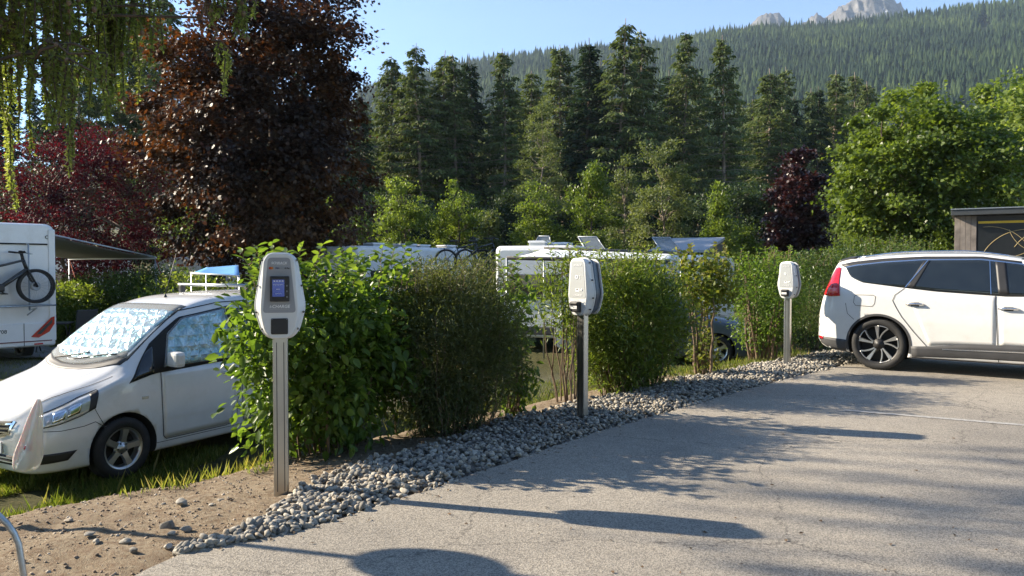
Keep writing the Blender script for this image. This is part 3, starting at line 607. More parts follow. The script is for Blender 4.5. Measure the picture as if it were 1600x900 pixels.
# ------------------------------------------------------------------ weeping larches: one hangs its twigs into view, one stands further out and dapples the lot
def weeping_larch(label, x, y, height, frame_limbs, zlo, spread, n_rest, seed, zr=.30, high_limbs=()):
    rs = np.random.default_rng(seed); LB = Vector((x, y, gz(x, y))); root = empty('weeping_larch', LB); tag(root, label, 'tree')
    tr = MB(); tp = wiggle((0,0,-.2), (.3,.2,height), rs, .12, 12); tr.tube(tp, np.linspace(zr, .04, 12), 10)
    C, D, L, var = [], [], [], []; cones = MB()
    def strand(p, ln, vv, fine):
        k = max(4, int(ln/.12)); w = np.cumsum(rs.normal(size=(k,2))*.012, 0); pts = np.column_stack([p[0]+w[:,0], p[1]+w[:,1], p[2]-np.linspace(0, ln, k)])
        tr.tube(pts, np.linspace(.006, .0025, k), 3, False)
        m = int(ln*(420 if fine else 70)); s_ = rs.uniform(0, 1, m); q = np.stack([np.interp(s_, np.linspace(0,1,k), pts[:,j]) for j in range(3)], 1)
        C.append(q); D.append(rs.normal(size=(m,3))+np.array([0,0,-.5])); L.append(rs.uniform(.018,.034,m)*(1 if fine else 2.6)); var.append(np.clip(vv+rs.normal(0,.22,m), 0, 1))
        if fine and rs.uniform() < .6:
            for _ in range(int(rs.integers(1,4))): cones.lathe([(.002,-.016),(.011,-.008),(.012,.003),(.003,.014)], 'z', 6, pts[int(rs.integers(k))])
    def limb(z0, tgt, sag, dens, smin, smax, fine):
        kk = np.argmin(abs(tp[:,2]-z0)); a = tp[kk]; tgt = np.array(tgt, float); ln = np.linalg.norm(tgt-a); pts = wiggle(a, tgt, rs, .05*ln, 14); pts[:,2] += -sag*np.sin(np.linspace(0, math.pi, 14))*.3
        tr.tube(pts, np.linspace(.020 if fine else .045, .006, 14), 6, False)
        for s_ in rs.uniform(.3 if fine else .15, 1, int(ln*(4.6 if fine else 2.6))):
            o = np.array([np.interp(s_, np.linspace(0,1,14), pts[:,j]) for j in range(3)]); d = tgt-a; d = d/np.linalg.norm(d); lat = np.array([-d[1], d[0], 0])*rs.choice([-1,1])
            l2 = rs.uniform(.25, .80)*(1.2-s_*.6)*(1 if fine else 1.5); e_ = o + (d*.5+lat*.8)*l2 + np.array([0,0,rs.uniform(-.2,.1)]); sub = wiggle(o, e_, rs, .05, 6); tr.tube(sub, np.linspace(.010,.004,6), 4, False)
            for k in range(int(dens*l2)+1):
                u = rs.uniform(.15, 1); strand([np.interp(u, np.linspace(0,1,6), sub[:,j]) for j in range(3)], rs.uniform(smin, smax)*(.55+.45*rs.uniform()), rs.uniform(.2,.8), fine)
    for (px, py, d), z0, smx, dn in frame_limbs: limb(z0, np.array(at_d(px, py, d)) - np.array(LB), .4, dn, .15, smx, True)
    for (gx_, gy_, z_) in high_limbs:                              # unseen boughs added so their shadows fall on these spots of the lot
        k_ = z_/math.tan(SUN_EL); limb(z_+.4, (gx_+math.cos(SUN_AZ)*k_-x, gy_+math.sin(SUN_AZ)*k_-y, z_-LB.z), .5, 3.4, .25, .9, False)
    for k in range(n_rest):
        z0 = rs.uniform(zlo, height*.95); a = rs.uniform(0, 6.28); l = (1-(z0-zlo)/(height-zlo)*.85)*spread*rs.uniform(.55, 1.05); limb(z0, (math.cos(a)*l, math.sin(a)*l, z0+rs.uniform(-.3,.5)), .5, 3.0, .2, .8, False)
    tr.build('trunk', M['bark'], root, fix=False); C_ = np.concatenate(C); L_ = np.concatenate(L); print('larch tufts', len(C_))
    obj('crown', leaves('crown', C_, np.concatenate(D), L_, L_*.42, 'diamond', np.concatenate(var), None, rs), root, M['near_larch_leaf'])
    if cones.v: cones.build('cones', M['twig'], root, fix=False)['kind'] = 'stuff'
weeping_larch('weeping larch whose long twigs of pale green needles hang beside the plum tree', -5.6, 1.5, 13, [((px, py, d*.73), z0, smx, dn) for (px, py, d), z0, smx, dn in (((125,25,5.4),3.2,.62,9),((180,45,5.6),3.1,.60,9),((70,0,5.2),3.3,.65,9),((215,0,5.7),3.4,.50,9),((25,40,5.0),3.1,.58,9),((330,-25,5.4),3.6,.28,8),((255,-35,5.6),3.6,.36,8),((90,-60,5.8),3.7,.7,11),((150,-40,5.4),3.5,.7,9),((105,60,5.9),3.2,.55,9),((45,-20,5.5),3.4,.7,9),((160,-5,5.8),3.3,.75,14),((60,70,5.6),3.0,.45,14),((140,70,5.5),3.1,.4,14))], 6.0, 3.0, 10, 17)
weeping_larch('tall weeping larch with bare lower trunk, standing beyond the van', -13.2, 5.9, 18, [], 9.0, 4.8, 60, 18, .26, [(gx_, gy_, z_) for gx_, gy_, z_ in ((1.6,4.1,9.2),(2.4,4.6,9.6),(3.2,5.3,10),(3.9,4.7,10.4),(4.5,5.6,10.8),(2.9,3.9,10.2),(3.6,4.2,11),(4.9,4.9,11.4),(5.3,6.0,11.8),(2.1,5.2,9.4),(4.2,6.2,11.2),(5.8,5.4,12.2),(3.0,4.8,9),(4.4,3.9,12.4),(2.6,5.9,9.8),(3.5,5.8,10.6))])

# ------------------------------------------------------------------ the hedge between lot and camp
HD = np.array([.67, .742]); HN = np.array([-.742, .67])
def bush(name, label, cat, c, hl, ht, h, nleaf, leaf, wr, kind, lm, seed, z0=.05, nclump=170, clump_r=.16, stems=34, shoots=14, droop=-.1, box=.35, stem_r=.011, group=None, shoot_h=.25, top=1.0):
    """shrub: many stems from the ground, leaf clumps through an uneven boxy volume, loose shoots above"""
    rs = np.random.default_rng(seed); gzv = gz(*c); root = empty(name, (c[0], c[1], gzv)); tag(root, label, cat, group)
    d = unit(rs.normal(size=(nclump,3))); rad = rs.uniform(.1, 1, nclump)**.38; e_ = 1/np.maximum(np.abs(d).max(1), 1e-6); rb = (1-box)+box*np.minimum(e_, 1.6)
    lob = 1+.16*noise3(d*2.2+seed, seed)
    u = d*(rad*rb*lob)[:,None]; hz = (h-z0)/2
    low = np.clip(1.0+.25*u[:,2], .62, 1); cl = np.column_stack([HD[0]*u[:,0]*hl*low+HN[0]*u[:,1]*ht*low, HD[1]*u[:,0]*hl*low+HN[1]*u[:,1]*ht*low, z0+hz+u[:,2]*hz*top])
    cl = cl[cl[:,2] > .03]; st = MB()
    for q in cl[rs.permutation(len(cl))[:stems]]:
        o = np.array([q[0]*rs.uniform(.25,.75), q[1]*rs.uniform(.25,.75), -.06]); mid = o*.4+q*.6+np.array([0,0,.1]); pth = np.concatenate([wiggle(o, mid, rs, .02, 5), wiggle(mid, q, rs, .02, 4)[1:]]); st.tube(pth, np.linspace(stem_r, stem_r*.3, len(pth)), 5, False)
    C = []; Dr = []; vr = []
    ci = rs.integers(0, len(cl), nleaf); P = cl[ci]+np.clip(rs.normal(size=(nleaf,3)), -1.5, 1.5)*clump_r*np.array([1,1,.9]); P = P[P[:,2] > .0]; nl = len(P)
    out = unit(P-np.array([0,0,h*.45])); C.append(P); Dr.append(unit(out*.6+rs.normal(size=(nl,3))*.65+np.array([0,0,droop]))); cv = rs.uniform(0,1,len(cl)); vr.append(np.clip(.5*cv[ci[:nl]]+.5*rs.uniform(0,1,nl), 0, 1))
    for _ in range(shoots):
        u0, v0 = rs.uniform(-.9,.9), rs.uniform(-.8,.8); b_ = np.array([HD[0]*u0*hl+HN[0]*v0*ht, HD[1]*u0*hl+HN[1]*v0*ht, h*.88]); tip = b_+np.array([rs.normal(0,.08), rs.normal(0,.08), rs.uniform(.35,1)*shoot_h+.1*h])
        pth = wiggle(b_, tip, rs, .012, 6); st.tube(pth, np.linspace(stem_r*.35, stem_r*.15, 6), 4, False); k = int(np.linalg.norm(tip-b_)/(leaf*.30))+3; s_ = np.linspace(.1, 1, k)
        q = np.stack([np.interp(s_, np.linspace(0,1,6), pth[:,j]) for j in range(3)], 1); a = np.arange(k)*2.4; C.append(q); Dr.append(np.column_stack([np.cos(a), np.sin(a), np.full(k,.35)])); vr.append(rs.uniform(.5, 1, k))
    st.build('stems', M['twig'], root, fix=False)
    C = np.concatenate(C); L = leaf*rs.uniform(.6, 1.25, len(C))
    obj('leaves', leaves('leaves', C, np.concatenate(Dr), L, L*wr, kind, np.concatenate(vr), None, rs), root, lm); return root
bush('broadleaf_shrub', 'leafy bright green shrub directly behind the charger with the screen', 'shrub', (-1.50,6.30), .72, .50, 1.50, 9000, .085, .60, 'oval', M['bush_leaf'], 401, nclump=200, clump_r=.13, shoots=34, droop=-.35, stems=46, shoot_h=.22)
bush('willow_shrub', 'fine-leaved dull olive willow shrub between the leafy shrub and the grass gap', 'shrub', (-.60,7.02), .78, .54, 1.47, 72000, .048, .22, 'lance', M['willow_leaf'], 402, nclump=520, clump_r=.11, shoots=60, droop=.15, stems=70, shoot_h=.16, stem_r=.008)
bush('drooping_shrub', 'thin dark-stemmed shrub with hanging leaves at the edge of the grass gap', 'shrub', (.02,7.70), .17, .20, 1.45, 800, .085, .5, 'oval', M['bush_leaf'], 403, nclump=40, clump_r=.08, shoots=4, droop=-.6, stems=14)
bush('laurel_hedge', 'upright narrow-leaved hedge shrub behind the side-facing charger', 'shrub', (1.38,9.15), .92, .48, 1.50, 26000, .085, .24, 'lance', M['hedge_leaf'], 404, nclump=320, clump_r=.12, shoots=46, droop=.1, stems=80, shoot_h=.24)
bush('loose_shrub', 'thin see-through end of the narrow-leaved hedge beside the grass gap', 'shrub', (.62,8.45), .30, .35, 1.58, 1900, .085, .24, 'lance', M['hedge_leaf'], 405, nclump=80, clump_r=.12, shoots=14, droop=.0, stems=12, z0=.75)
bush('maple_sapling', 'yellow-green maple sapling with bare pale stems before the grey car', 'shrub', (2.62,10.45), .42, .40, 1.60, 2600, .06, .8, 'maple', M['gold_leaf'], 406, nclump=80, clump_r=.10, shoots=6, stems=7, z0=.80, droop=-.2, stem_r=.022)
bush('sapling_sprouts', 'low yellow-green sprouts around the foot of the maple sapling', 'shrub', (2.60,10.40), .16, .16, .65, 600, .05, .8, 'maple', M['gold_leaf'], 407, nclump=30, clump_r=.07, shoots=0, stems=8, droop=-.2)
bush('open_shrub', 'open branching shrub with bare forked stems beside the farthest charger', 'shrub', (4.05,12.35), .62, .50, 1.66, 7000, .06, .5, 'oval', M['bush_leaf'], 408, nclump=150, clump_r=.13, shoots=12, stems=16, droop=0, stem_r=.026, z0=.25)
bush('privet_hedge', 'dense clipped dark green hedge behind the tail of the white car', 'hedge', (5.75,14.3), 1.35, .60, 1.72, 26000, .05, .45, 'diamond', M['privet_leaf'], 409, nclump=420, clump_r=.13, shoots=40, stems=30, droop=0, box=.8, shoot_h=.12)
bush('far_hedge', 'clipped hedge running on behind the white car towards the hut', 'hedge', (8.6,17.4), 2.2, .7, 1.85, 20000, .07, .45, 'diamond', M['privet_leaf'], 410, nclump=380, clump_r=.16, shoots=60, stems=20, droop=0, box=.8, shoot_h=.5)
bush('tall_weeds', 'pale yellow-green tall weeds showing over the clipped hedge', 'shrub', (6.4,17.8), 1.3, .6, 2.05, 9000, .08, .2, 'lance', M['gold_leaf'], 411, nclump=200, clump_r=.15, shoots=60, stems=30, droop=.6, shoot_h=.3)
# camp hedges behind the van
for i, (px, d, hl, h, lab) in enumerate([(150,21,1.6,1.55,'sunlit olive hedge shrub below the grey awning'),(230,20,1.5,1.75,'dark green hedge shrub between awning pole and van roof'),(300,19,1.2,1.6,'dull green hedge shrub under the blue tarp edge'),(118,19,.55,1.35,'small dark shrub beside the far awning pole')]):
    bush('camp_shrub', lab, 'shrub', ((px-800)/FPX*d, d), hl, .8, h, 12000, .10, .45, 'diamond', M['hedge_leaf' if i != 1 else 'privet_leaf'], 420+i, nclump=240, clump_r=.2, shoots=14, droop=0, box=.6)

# ------------------------------------------------------------------ grass
rs = np.random.default_rng(31); P = []
def scatter(n, xr, yr, smin, smax, cond=None):
    x = rs.uniform(*xr, n); y = rs.uniform(*yr, n); s_ = sdist(x, y)+.25*fbm2(x*1.5, y*1.5, 90, 3); k = (s_ > smin) & (s_ < smax)
    if cond is not None: k &= cond(x, y)
    return np.column_stack([x[k], y[k]])
pt = fbm2
P = np.concatenate([scatter(110000, (-6.8,-1.5), (4.6,9.0), 1.9, 9, lambda x, y: pt(x*.9, y*.9, 44, 3) > -.45+1.3*sm01(-3.6,-2.9, x)),
     scatter(26000, (-1.5,3.4), (7.6,13.5), 1.75, 9), scatter(14000, (2.2,5), (10.3,15), .95, 9), scatter(5000, (-3.4,-1.5), (5.0,7), 1.45, 2.1, lambda x, y: pt(x*2, y*2, 45, 2) > .30), scatter(26000, (-14,-4), (9,22), 3, 40)])
H = rs.gamma(4, .012, len(P))+.012; H = np.where(rs.uniform(size=len(P)) < .015, H*2.4, H)
G = np.column_stack([P, ground_z(P[:,0], P[:,1])-.005]); a = rs.uniform(0, 6.28, len(P)); Dd = np.column_stack([np.cos(a)*.45, np.sin(a)*.45, np.ones(len(P))])
M['grass_blade'] = leaf_mat('grass_blade', [(.07,.11,.02),(.14,.18,.038),(.32,.28,.12)], .45, .5)
gm = leaves('grass', G, Dd, H, np.full(len(P), .006)+H*.035, 'lance', np.clip(rs.beta(2,2.4,len(P)), 0, 1), np.column_stack([-np.sin(a), np.cos(a), np.zeros(len(P))])+rs.normal(size=(len(P),3))*.3, rs)
tag(obj('grass', gm, None, M['grass_blade']), 'short patchy grass on the lower camp ground', 'grass', kind='stuff')
def tuft(label, x, y, n, h, spread, seed, dry=.5):
    r_ = np.random.default_rng(seed); z = gz(x, y); root = empty('grass_tuft', (x, y, z)); p = r_.normal(size=(n,2))*spread; a = r_.uniform(0,6.28,n); hh = h*r_.uniform(.4,1.2,n)
    tag(root, label, 'grass tuft', 'grass tufts on the bank crest')
    g = np.column_stack([p, ground_z(p[:,0]+x, p[:,1]+y)-z-.005]); d = np.column_stack([np.cos(a)*.4, np.sin(a)*.4, np.ones(n)])
    bl_ = obj('blades', leaves('blades', g, d, hh, .006+hh*.025, 'lance', np.clip(r_.normal(dry,.2,n),0,1), None, r_), root, M['grass_blade']); bl_['kind'] = 'stuff'
for i, (px, py, n, h) in enumerate([(405,712,70,.15),(385,720,55,.14),(360,728,50,.16),(330,738,40,.14),(290,752,35,.12),(262,758,35,.13),(430,716,60,.12)]):
    p = at_z(px, py, -.12); tuft('tuft of dry bleached grass on the crest of the bare bank', p.x, p.y, n, h, .09, 500+i, .7)
# ------------------------------------------------------------------ lettering
def text_mesh(s, size, name='lettering', extrude=.0006, align='CENTER', shear=0.0, bold=0.0):
    cu = bpy.data.curves.new(name, 'FONT'); cu.body = s; cu.size = size; cu.extrude = extrude; cu.align_x = align; cu.align_y = 'CENTER'; cu.shear = shear; cu.offset = bold; cu.resolution_u = 3
    o = bpy.data.objects.new(name, cu); COL.objects.link(o); dg = bpy.context.evaluated_depsgraph_get(); me = bpy.data.meshes.new_from_object(o.evaluated_get(dg)); me.materials.clear()
    bpy.data.objects.remove(o); bpy.data.curves.remove(cu); return me
def text(s, size, parent, mat, loc, rot=(math.pi/2,0,0), **kw):
    return obj('lettering', text_mesh(s, size, **kw), parent, mat, loc, rot)
# ------------------------------------------------------------------ charging posts
def rounded(pts, r, n=5):
    """round the corners of an outline"""
    out = []; k = len(pts)
    for i in range(k):
        p = Vector(pts[i]); a = Vector(pts[i-1])-p; b_ = Vector(pts[(i+1) % k])-p; rr = min(r[i] if hasattr(r, '__len__') else r, a.length*.48, b_.length*.48)
        p0 = p+a.normalized()*rr; p1 = p+b_.normalized()*rr
        for j in range(n+1):
            t_ = j/n; out.append(tuple(p0*(1-t_)**2+p*2*t_*(1-t_)+p1*t_*t_))
    return out
HOUSE = rounded([(-.062,.274),(.062,.274),(.108,.235),(.161,-.075),(.118,-.225),(.070,-.2745),(-.070,-.2745),(-.118,-.225),(-.161,-.075),(-.108,.235)], [.03,.03,.05,.05,.05,.05,.05,.05,.05,.05])
def inset(o, k): 
    o = [Vector(p) for p in o]; n = len(o); out = []
    for i in range(n):
        t_ = (o[(i+1) % n]-o[i-1]).normalized(); out.append(tuple(o[i]+Vector((-t_.y, t_.x))*(-k)))
    return out
def shell(rings, n_close=True):
    """rings of (outline, y): lofted; front ring closed"""
    V = []; F = []; n = len(rings[0][0])
    for o, y in rings: V += [(a, y, b_) for a, b_ in o]
    for r_ in range(len(rings)-1): F += [(r_*n+i, r_*n+(i+1) % n, (r_+1)*n+(i+1) % n, (r_+1)*n+i) for i in range(n)]
    F += [tuple(range(n)), tuple((len(rings)-1)*n+i for i in range(n))[::-1]]; return V, F
FRONT = rounded([(-.058,.262),(.058,.262),(.088,.225),(.110,-.10),(.088,-.21),(.055,-.262),(-.055,-.262),(-.088,-.21),(-.110,-.10),(-.088,.225)], [.03,.03,.05,.05,.05,.05,.05,.05,.05,.05])
PANEL = rounded([(-.066,.240),(.066,.240),(.099,-.105),(-.099,-.105)], .022)
def charger(label, loc, normal, kind):
    rz = math.atan2(normal[1], normal[0])+math.pi/2              # local -y looks along the normal
    root = empty('charging_post', loc, rz); tag(root, label, 'charger', 'charging posts along the hedge')
    H = 1.53; hc = H-.2745
    p = MB(); oc = rounded([(-.046,-.034),(.046,-.034),(.046,.034),(-.046,.034)], .012, 4)
    oc2 = []
    for a, b_ in oc: oc2.append((a, b_))
    p.prism(oc2, H-.52+.15, 'z', -.15); post = p.build('post', M['steel'], root)
    for sx in (-.022, .022):                                       # extrusion grooves on the face of the profile
        MB().box((sx, -.0345, (H-.56)/2), (.005, .003, H-.58)).build('groove', M['dark_plastic'], post)
    MB().box((0, .0, H-.545), (.080,.060,.06), bev=.006).build('collar', M['black_plastic'], post)
    # housing: rear tub, light rim, front shell
    V, F = shell([(inset(HOUSE,.012), .002), (inset(HOUSE,.004), .02), (inset(HOUSE,.010), .045), (inset(HOUSE,.022), .085), (inset(HOUSE,.03), .118)])
    back = MB().add(V, F, True).build('rear_housing', M['charger_slate'], root, (0,0,hc))
    V, F = shell([(inset(HOUSE,.026), .119), (inset(HOUSE,.012), .121), (inset(HOUSE,.012), .129), (inset(HOUSE,.03), .131)]); MB().add(V, F, False).build('mounting_plate', M['charger_white'], back)
    V, F = shell([(FRONT, -.078), (inset(FRONT,-.006), -.074), (inset(HOUSE,.010), -.010), (HOUSE, -.004), (HOUSE, .004), (inset(HOUSE,.006), .006)])
    fr = MB().add(V, F, False).build('front_cover', M['charger_white'], root, (0,0,hc))
    for f in fr.data.polygons: f.use_smooth = False
    bv = fr.modifiers.new('soft', 'BEVEL'); bv.width = .004; bv.segments = 2; bv.limit_method = 'ANGLE'; bv.angle_limit = R(12)
    y = -.0795
    pm = M['charger_grey'] if kind == 1 else M['charger_pale']
    pn = MB().prism(PANEL, .003, 'y', y-.0005).build('panel', pm, fr)
    for sx, sz in ((-.108,.228),(.108,.228),(-.139,.065),(.139,.065),(-.150,-.105),(.150,-.105),(-.112,-.213),(.112,-.213)):
        sc_ = MB().lathe([(.0001,-.012),(.0062,-.011),(.0068,-.006),(.0068,.004)], 'y', 12).build('screw', M['ink'], fr, (sx*.965, -.021, sz*.985)); MB().box((0,-.0125,0),(.007,.001,.0015)).build('slot', M['steel'], sc_)
    ty = y-.0022
    if kind == 1:
        tm = MB().box((.003, y-.012, .045), (.116,.026,.158), bev=.006).build('payment_terminal', M['black_plastic'], fr)
        m_, nt_, b_ = new_mat('terminal_screen'); b_.inputs['Base Color'].default_value = (.008,.014,.06,1); b_.inputs['Roughness'].default_value = .12
        n_ = noise_node(nt_, 14); nt_.links.new(ramp(nt_, n_.outputs[0], [(.3,(.012,.03,.16)),(.7,(.018,.045,.22))]), b_.inputs['Emission Color']); b_.inputs['Emission Strength'].default_value = .35
        s_ = MB().box((-.004, y-.0258, .050), (.072,.002,.106)).build('screen', m_, tm)
        for k, tx in enumerate(('Bezahlung starten', 'gesamt', 'Bitte Karte')): text(tx, .0085, tm, M['print_white'], (-.004, y-.0274, .072-.028*k), extrude=.0003)
        for k in range(4): MB().box((-.027+.016*k, y-.0272, .094), (.010,.001,.006)).build('screen_icon', M['print_white'], tm)
        for k in range(3): MB().box((.047, y-.0255, .045-.035*k+.02), (.005,.002,.010)).build('status_light', M['charger_grey'], tm)
        text('i-CHARGE', .027, pn, M['print_white'], (.002, ty, -.066), bold=.0006, shear=.15); MB().box((.0, ty, -.083), (.115,.0008,.0015)).build('underline', M['charger_pale'], pn)
        text('SCHRACK', .021, pn, M['print_white'], (0, ty, .206), bold=.0005, shear=.2); MB().box((.012, ty, .196), (.055,.0008,.0014)).build('underline', M['print_white'], pn)
        r1 = plain('card_red', (.55,.03,.02), .5); r2 = plain('card_orange', (.62,.20,.03), .5); bl = plain('card_blue', (.02,.035,.12), .5)
        for sx, mm, dy in ((-.053, r1, 0), (-.043, r2, -.0005)): MB().lathe([(.0001,0),(.0085,0),(.0085,.001)], 'y', 20).build('card_logo', mm, pn, (sx, ty+dy, .175))
        text('VISA', .0125, pn, bl, (-.012, ty, .174), bold=.0004, shear=.2); text('V PAY', .0095, pn, M['charger_pale'], (.018, ty, .174)); text('G Pay', .0125, pn, M['ink'], (.048, ty, .174), bold=.0004)
        MB().box((.0, -.080, -.190), (.102,.010,.100), bev=.007).build('socket_cover', M['black_plastic'], fr)
        for sx in (-.045,.045): MB().lathe([(.0001,-.002),(.003,-.002),(.003,.002)], 'y', 8).build('cover_screw', M['charger_grey'], fr, (sx, -.0855, -.146))
    else:
        text('SCHRACK', .021, pn, M['print_white'], (.004, ty, .200), bold=.0006, shear=.2)
        MB().lathe([(.009,0),(.019,0),(.019,.001),(.009,.001)], 'y', 24, closed=True).build('touch_ring', M['print_white'], pn, (-.006, ty, .090))
        for k in range(3): MB().box((.032, ty, .103-.013*k), (.008,.0008,.006)).build('status_icon', M['print_white'], pn)
        MB().box((.004, ty, -.030), (.050,.0008,.030)).build('notice', M['print_white'], pn); MB().box((.000, ty-.0006, -.024), (.018,.0008,.010)).build('notice_mark', M['ink'], pn)
        MB().lathe([(.0001,0),(.011,0),(.011,.001)], 'y', 16).build('reader_mark', M['print_white'], pn, (.054, ty, -.028))
        text('i-CHARGE', .023, pn, M['print_white'], (.002, ty, -.080), bold=.0006, shear=.15)
        so = MB().box((-.002, -.100, -.186), (.098,.060,.098), bev=.012).build('socket', M['black_plastic'], fr)
        MB().box((-.002, -.128, -.156), (.090,.030,.020), bev=.006).build('socket_lid', M['black_plastic'], so); MB().box((-.002, -.1305, -.190), (.074,.002,.030)).build('label_plate', M['plate_white'], so); text('i', .022, so, M['ink'], (-.002, -.1318, -.190))
    return root
c1, c2, c3 = at_z(440, 768), at_z(910, 655), at_z(1230, 571)
charger('charging post with dark payment terminal and blue screen', c1, (.235,-.97), 1)
charger('charging post standing between the olive willow shrub and the narrow-leaved hedge', c2, (-.70,-.71), 2)
charger('charging post with sunlit front standing close to the white car', c3, (-.68,-.73), 2)

# ------------------------------------------------------------------ road sign off to the left (its shadow falls on the lot) and the tube hoop
sb = Vector((-4.02, 4.68, gz(-4.02, 4.68))); sg = empty('road_sign', sb, math.atan2(TO_SUN.y, TO_SUN.x)+math.pi/2)
tag(sg, 'small round road sign on a thin steel post on the bank', 'sign')
MB().tube([(0,0,-.1),(0,0,2.9)], .026, 10).build('post', M['galv'], sg)
pl = MB().lathe([(.0001,-.036),(.215,-.036),(.22,-.033),(.22,-.030),(.0001,-.030)], 'y', 40).build('sign_plate', M['plate_white'], sg, (0,0,2.62))
MB().lathe([(.17,-.0375),(.215,-.0375),(.215,-.0365),(.17,-.0365)], 'y', 40, closed=True).build('red_rim', M['red_lamp'], pl)
hp = empty('tube_hoop', (*at_z(30, 905)[:2], gz(*at_z(30, 905)[:2])), R(12)); tag(hp, 'bent galvanised steel tube hoop stuck in the bare bank', 'hoop')
pts = [(.03,0,-.15),(.02,0,.02)] + [(-.30+.31*math.cos(a), 0, .10+.30*math.sin(a)) for a in np.linspace(.25, math.pi-.25, 16)] + [(-.62,0,.02),(-.63,0,-.15)]
MB().tube(pts, .014, 10).build('tube', M['galv'], hp)
# ------------------------------------------------------------------ vehicles: lofted bodies with projected panels
def pchip(x, y, q):
    x = np.asarray(x, float); y = np.asarray(y, float); h = np.diff(x); dl = np.diff(y)/h; d = np.zeros(len(x))
    for i in range(1, len(x)-1):
        if dl[i-1]*dl[i] > 0:
            w1 = 2*h[i]+h[i-1]; w2 = h[i]+2*h[i-1]; d[i] = (w1+w2)/(w1/dl[i-1]+w2/dl[i])
    d[0] = dl[0]; d[-1] = dl[-1]; k = np.clip(np.searchsorted(x, q)-1, 0, len(x)-2); t = (q-x[k])/h[k]
    return ((1+2*t)*(1-t)**2)*y[k] + t*(1-t)**2*h[k]*d[k] + t*t*(3-2*t)*y[k+1] + t*t*(t-1)*h[k]*d[k+1]
class Body:
    """stations: x, zb, zs, zbelt, zedge, ztop, w, wb, wbelt, wt"""
    def __init__(s, st, nx=90, cap=True):
        st = np.array(st, float); xs = st[:,0]; L = xs[-1]
        u = np.linspace(0, 1, nx); q = L*(.5-.5*np.cos(math.pi*u))*.35 + L*u*.65; q = np.unique(np.concatenate([q, xs]))
        C = [pchip(xs, st[:,k], q) for k in range(1, 10)]; zb, zs, zbelt, zedge, ztop, w, wb, wbelt, wt = C
        rows = [(0*w, zb), (wb-.10, zb), (wb-.015, zb+.025), (wb, zb+.09), (wb*.35+w*.65, zb*.45+zs*.55), (w, zs), (w*.6+wbelt*.4, zs*.35+zbelt*.65), (wbelt, zbelt), (wbelt*.45+wt*.55+.012, zbelt*.45+zedge*.55), (wt, zedge), (wt*.90, zedge*.45+ztop*.55), (wt*.6, ztop-.012*(ztop-zbelt > .2)), (0*w, ztop)]
        Y = np.stack([np.maximum(r[0], 0) for r in rows]); Zr = np.stack([r[1] for r in rows]); m = len(rows); vq = np.linspace(0, m-1, 4*(m-1)+1); vi = np.arange(m)
        Yq = np.stack([pchip(vi, Y[:,i], vq) for i in range(len(q))], 1); Zq = np.stack([pchip(vi, Zr[:,i], vq) for i in range(len(q))], 1)
        k = len(vq); full = []
        for i in range(len(q)):
            right = [(q[i], -Yq[j,i], Zq[j,i]) for j in range(k)]; left = [(q[i], Yq[j,i], Zq[j,i]) for j in range(k-2, 0, -1)]; full.append(right+left)
        n = len(full[0]); V = [p for r_ in full for p in r_]
        F = [(i*n+j, i*n+(j+1) % n, (i+1)*n+(j+1) % n, (i+1)*n+j) for i in range(len(q)-1) for j in range(n)]
        F += [tuple(range(n))[::-1], tuple((len(q)-1)*n+j for j in range(n))]
        me = bpy.data.meshes.new('body'); me.from_pydata(V, [], F); me.polygons.foreach_set('use_smooth', np.ones(len(F), bool)); bm = bmesh.new(); bm.from_mesh(me); bmesh.ops.recalc_face_normals(bm, faces=bm.faces[:]); bm.to_mesh(me); s.bvh = BVHTree.FromBMesh(bm); bm.free(); s.me = me; s.L = L
    def hit(s, a, b, view):
        """project an elevation point: side views use (x, z), front/rear (y, z), top (x, y)"""
        o, d = {'L': ((a, 4, b), (0,-1,0)), 'R': ((a, -4, b), (0,1,0)), 'F': ((-4, a, b), (1,0,0)), 'B': ((s.L+4, a, b), (-1,0,0)), 'T': ((a, b, 5), (0,0,-1))}[view]
        h = s.bvh.ray_cast(Vector(o), Vector(d))
        if h[0] is None:
            h = s.bvh.find_nearest(Vector(o)+Vector(d)*(4 if view != 'B' else 4)); 
        return h[0], h[1]
    def patch(s, name, bottom, top, view, off, mat, parent, nu=14, nv=6, smooth=True, thick=.0):
        """grid between two polylines of the elevation, laid on the body with an offset"""
        def along(pl, t):
            pl = [Vector(p) for p in pl]; 
            if len(pl) == 1: return pl[0]
            ds = [0]
            for a, b in zip(pl[:-1], pl[1:]): ds.append(ds[-1]+(b-a).length)
            x = t*ds[-1]
            for i in range(len(pl)-1):
                if x <= ds[i+1]+1e-9: return pl[i].lerp(pl[i+1], (x-ds[i])/max(1e-9, ds[i+1]-ds[i]))
            return pl[-1]
        V = []
        for j in range(nv+1):
            for i in range(nu+1):
                p = along(bottom, i/nu).lerp(along(top, i/nu), j/nv); h, nrm = s.hit(p.x, p.y, view); V.append(h+nrm*off)
        w = nu+1; F = [(j*w+i, j*w+i+1, (j+1)*w+i+1, (j+1)*w+i) for j in range(nv) for i in range(nu)]
        mb = MB().add(V, F, smooth); o = mb.build(name, mat, parent, fix=False)
        vis = {'L': Vector((0,1,0)), 'R': Vector((0,-1,0)), 'F': Vector((-1,0,0)), 'B': Vector((1,0,0)), 'T': Vector((0,0,1))}[view]
        if sum((p.normal.dot(vis) for p in o.data.polygons)) < 0: o.data.flip_normals()
        sd = o.modifiers.new('thick', 'SOLIDIFY'); sd.thickness = max(.002, off*.9) ; sd.offset = -1
        return o
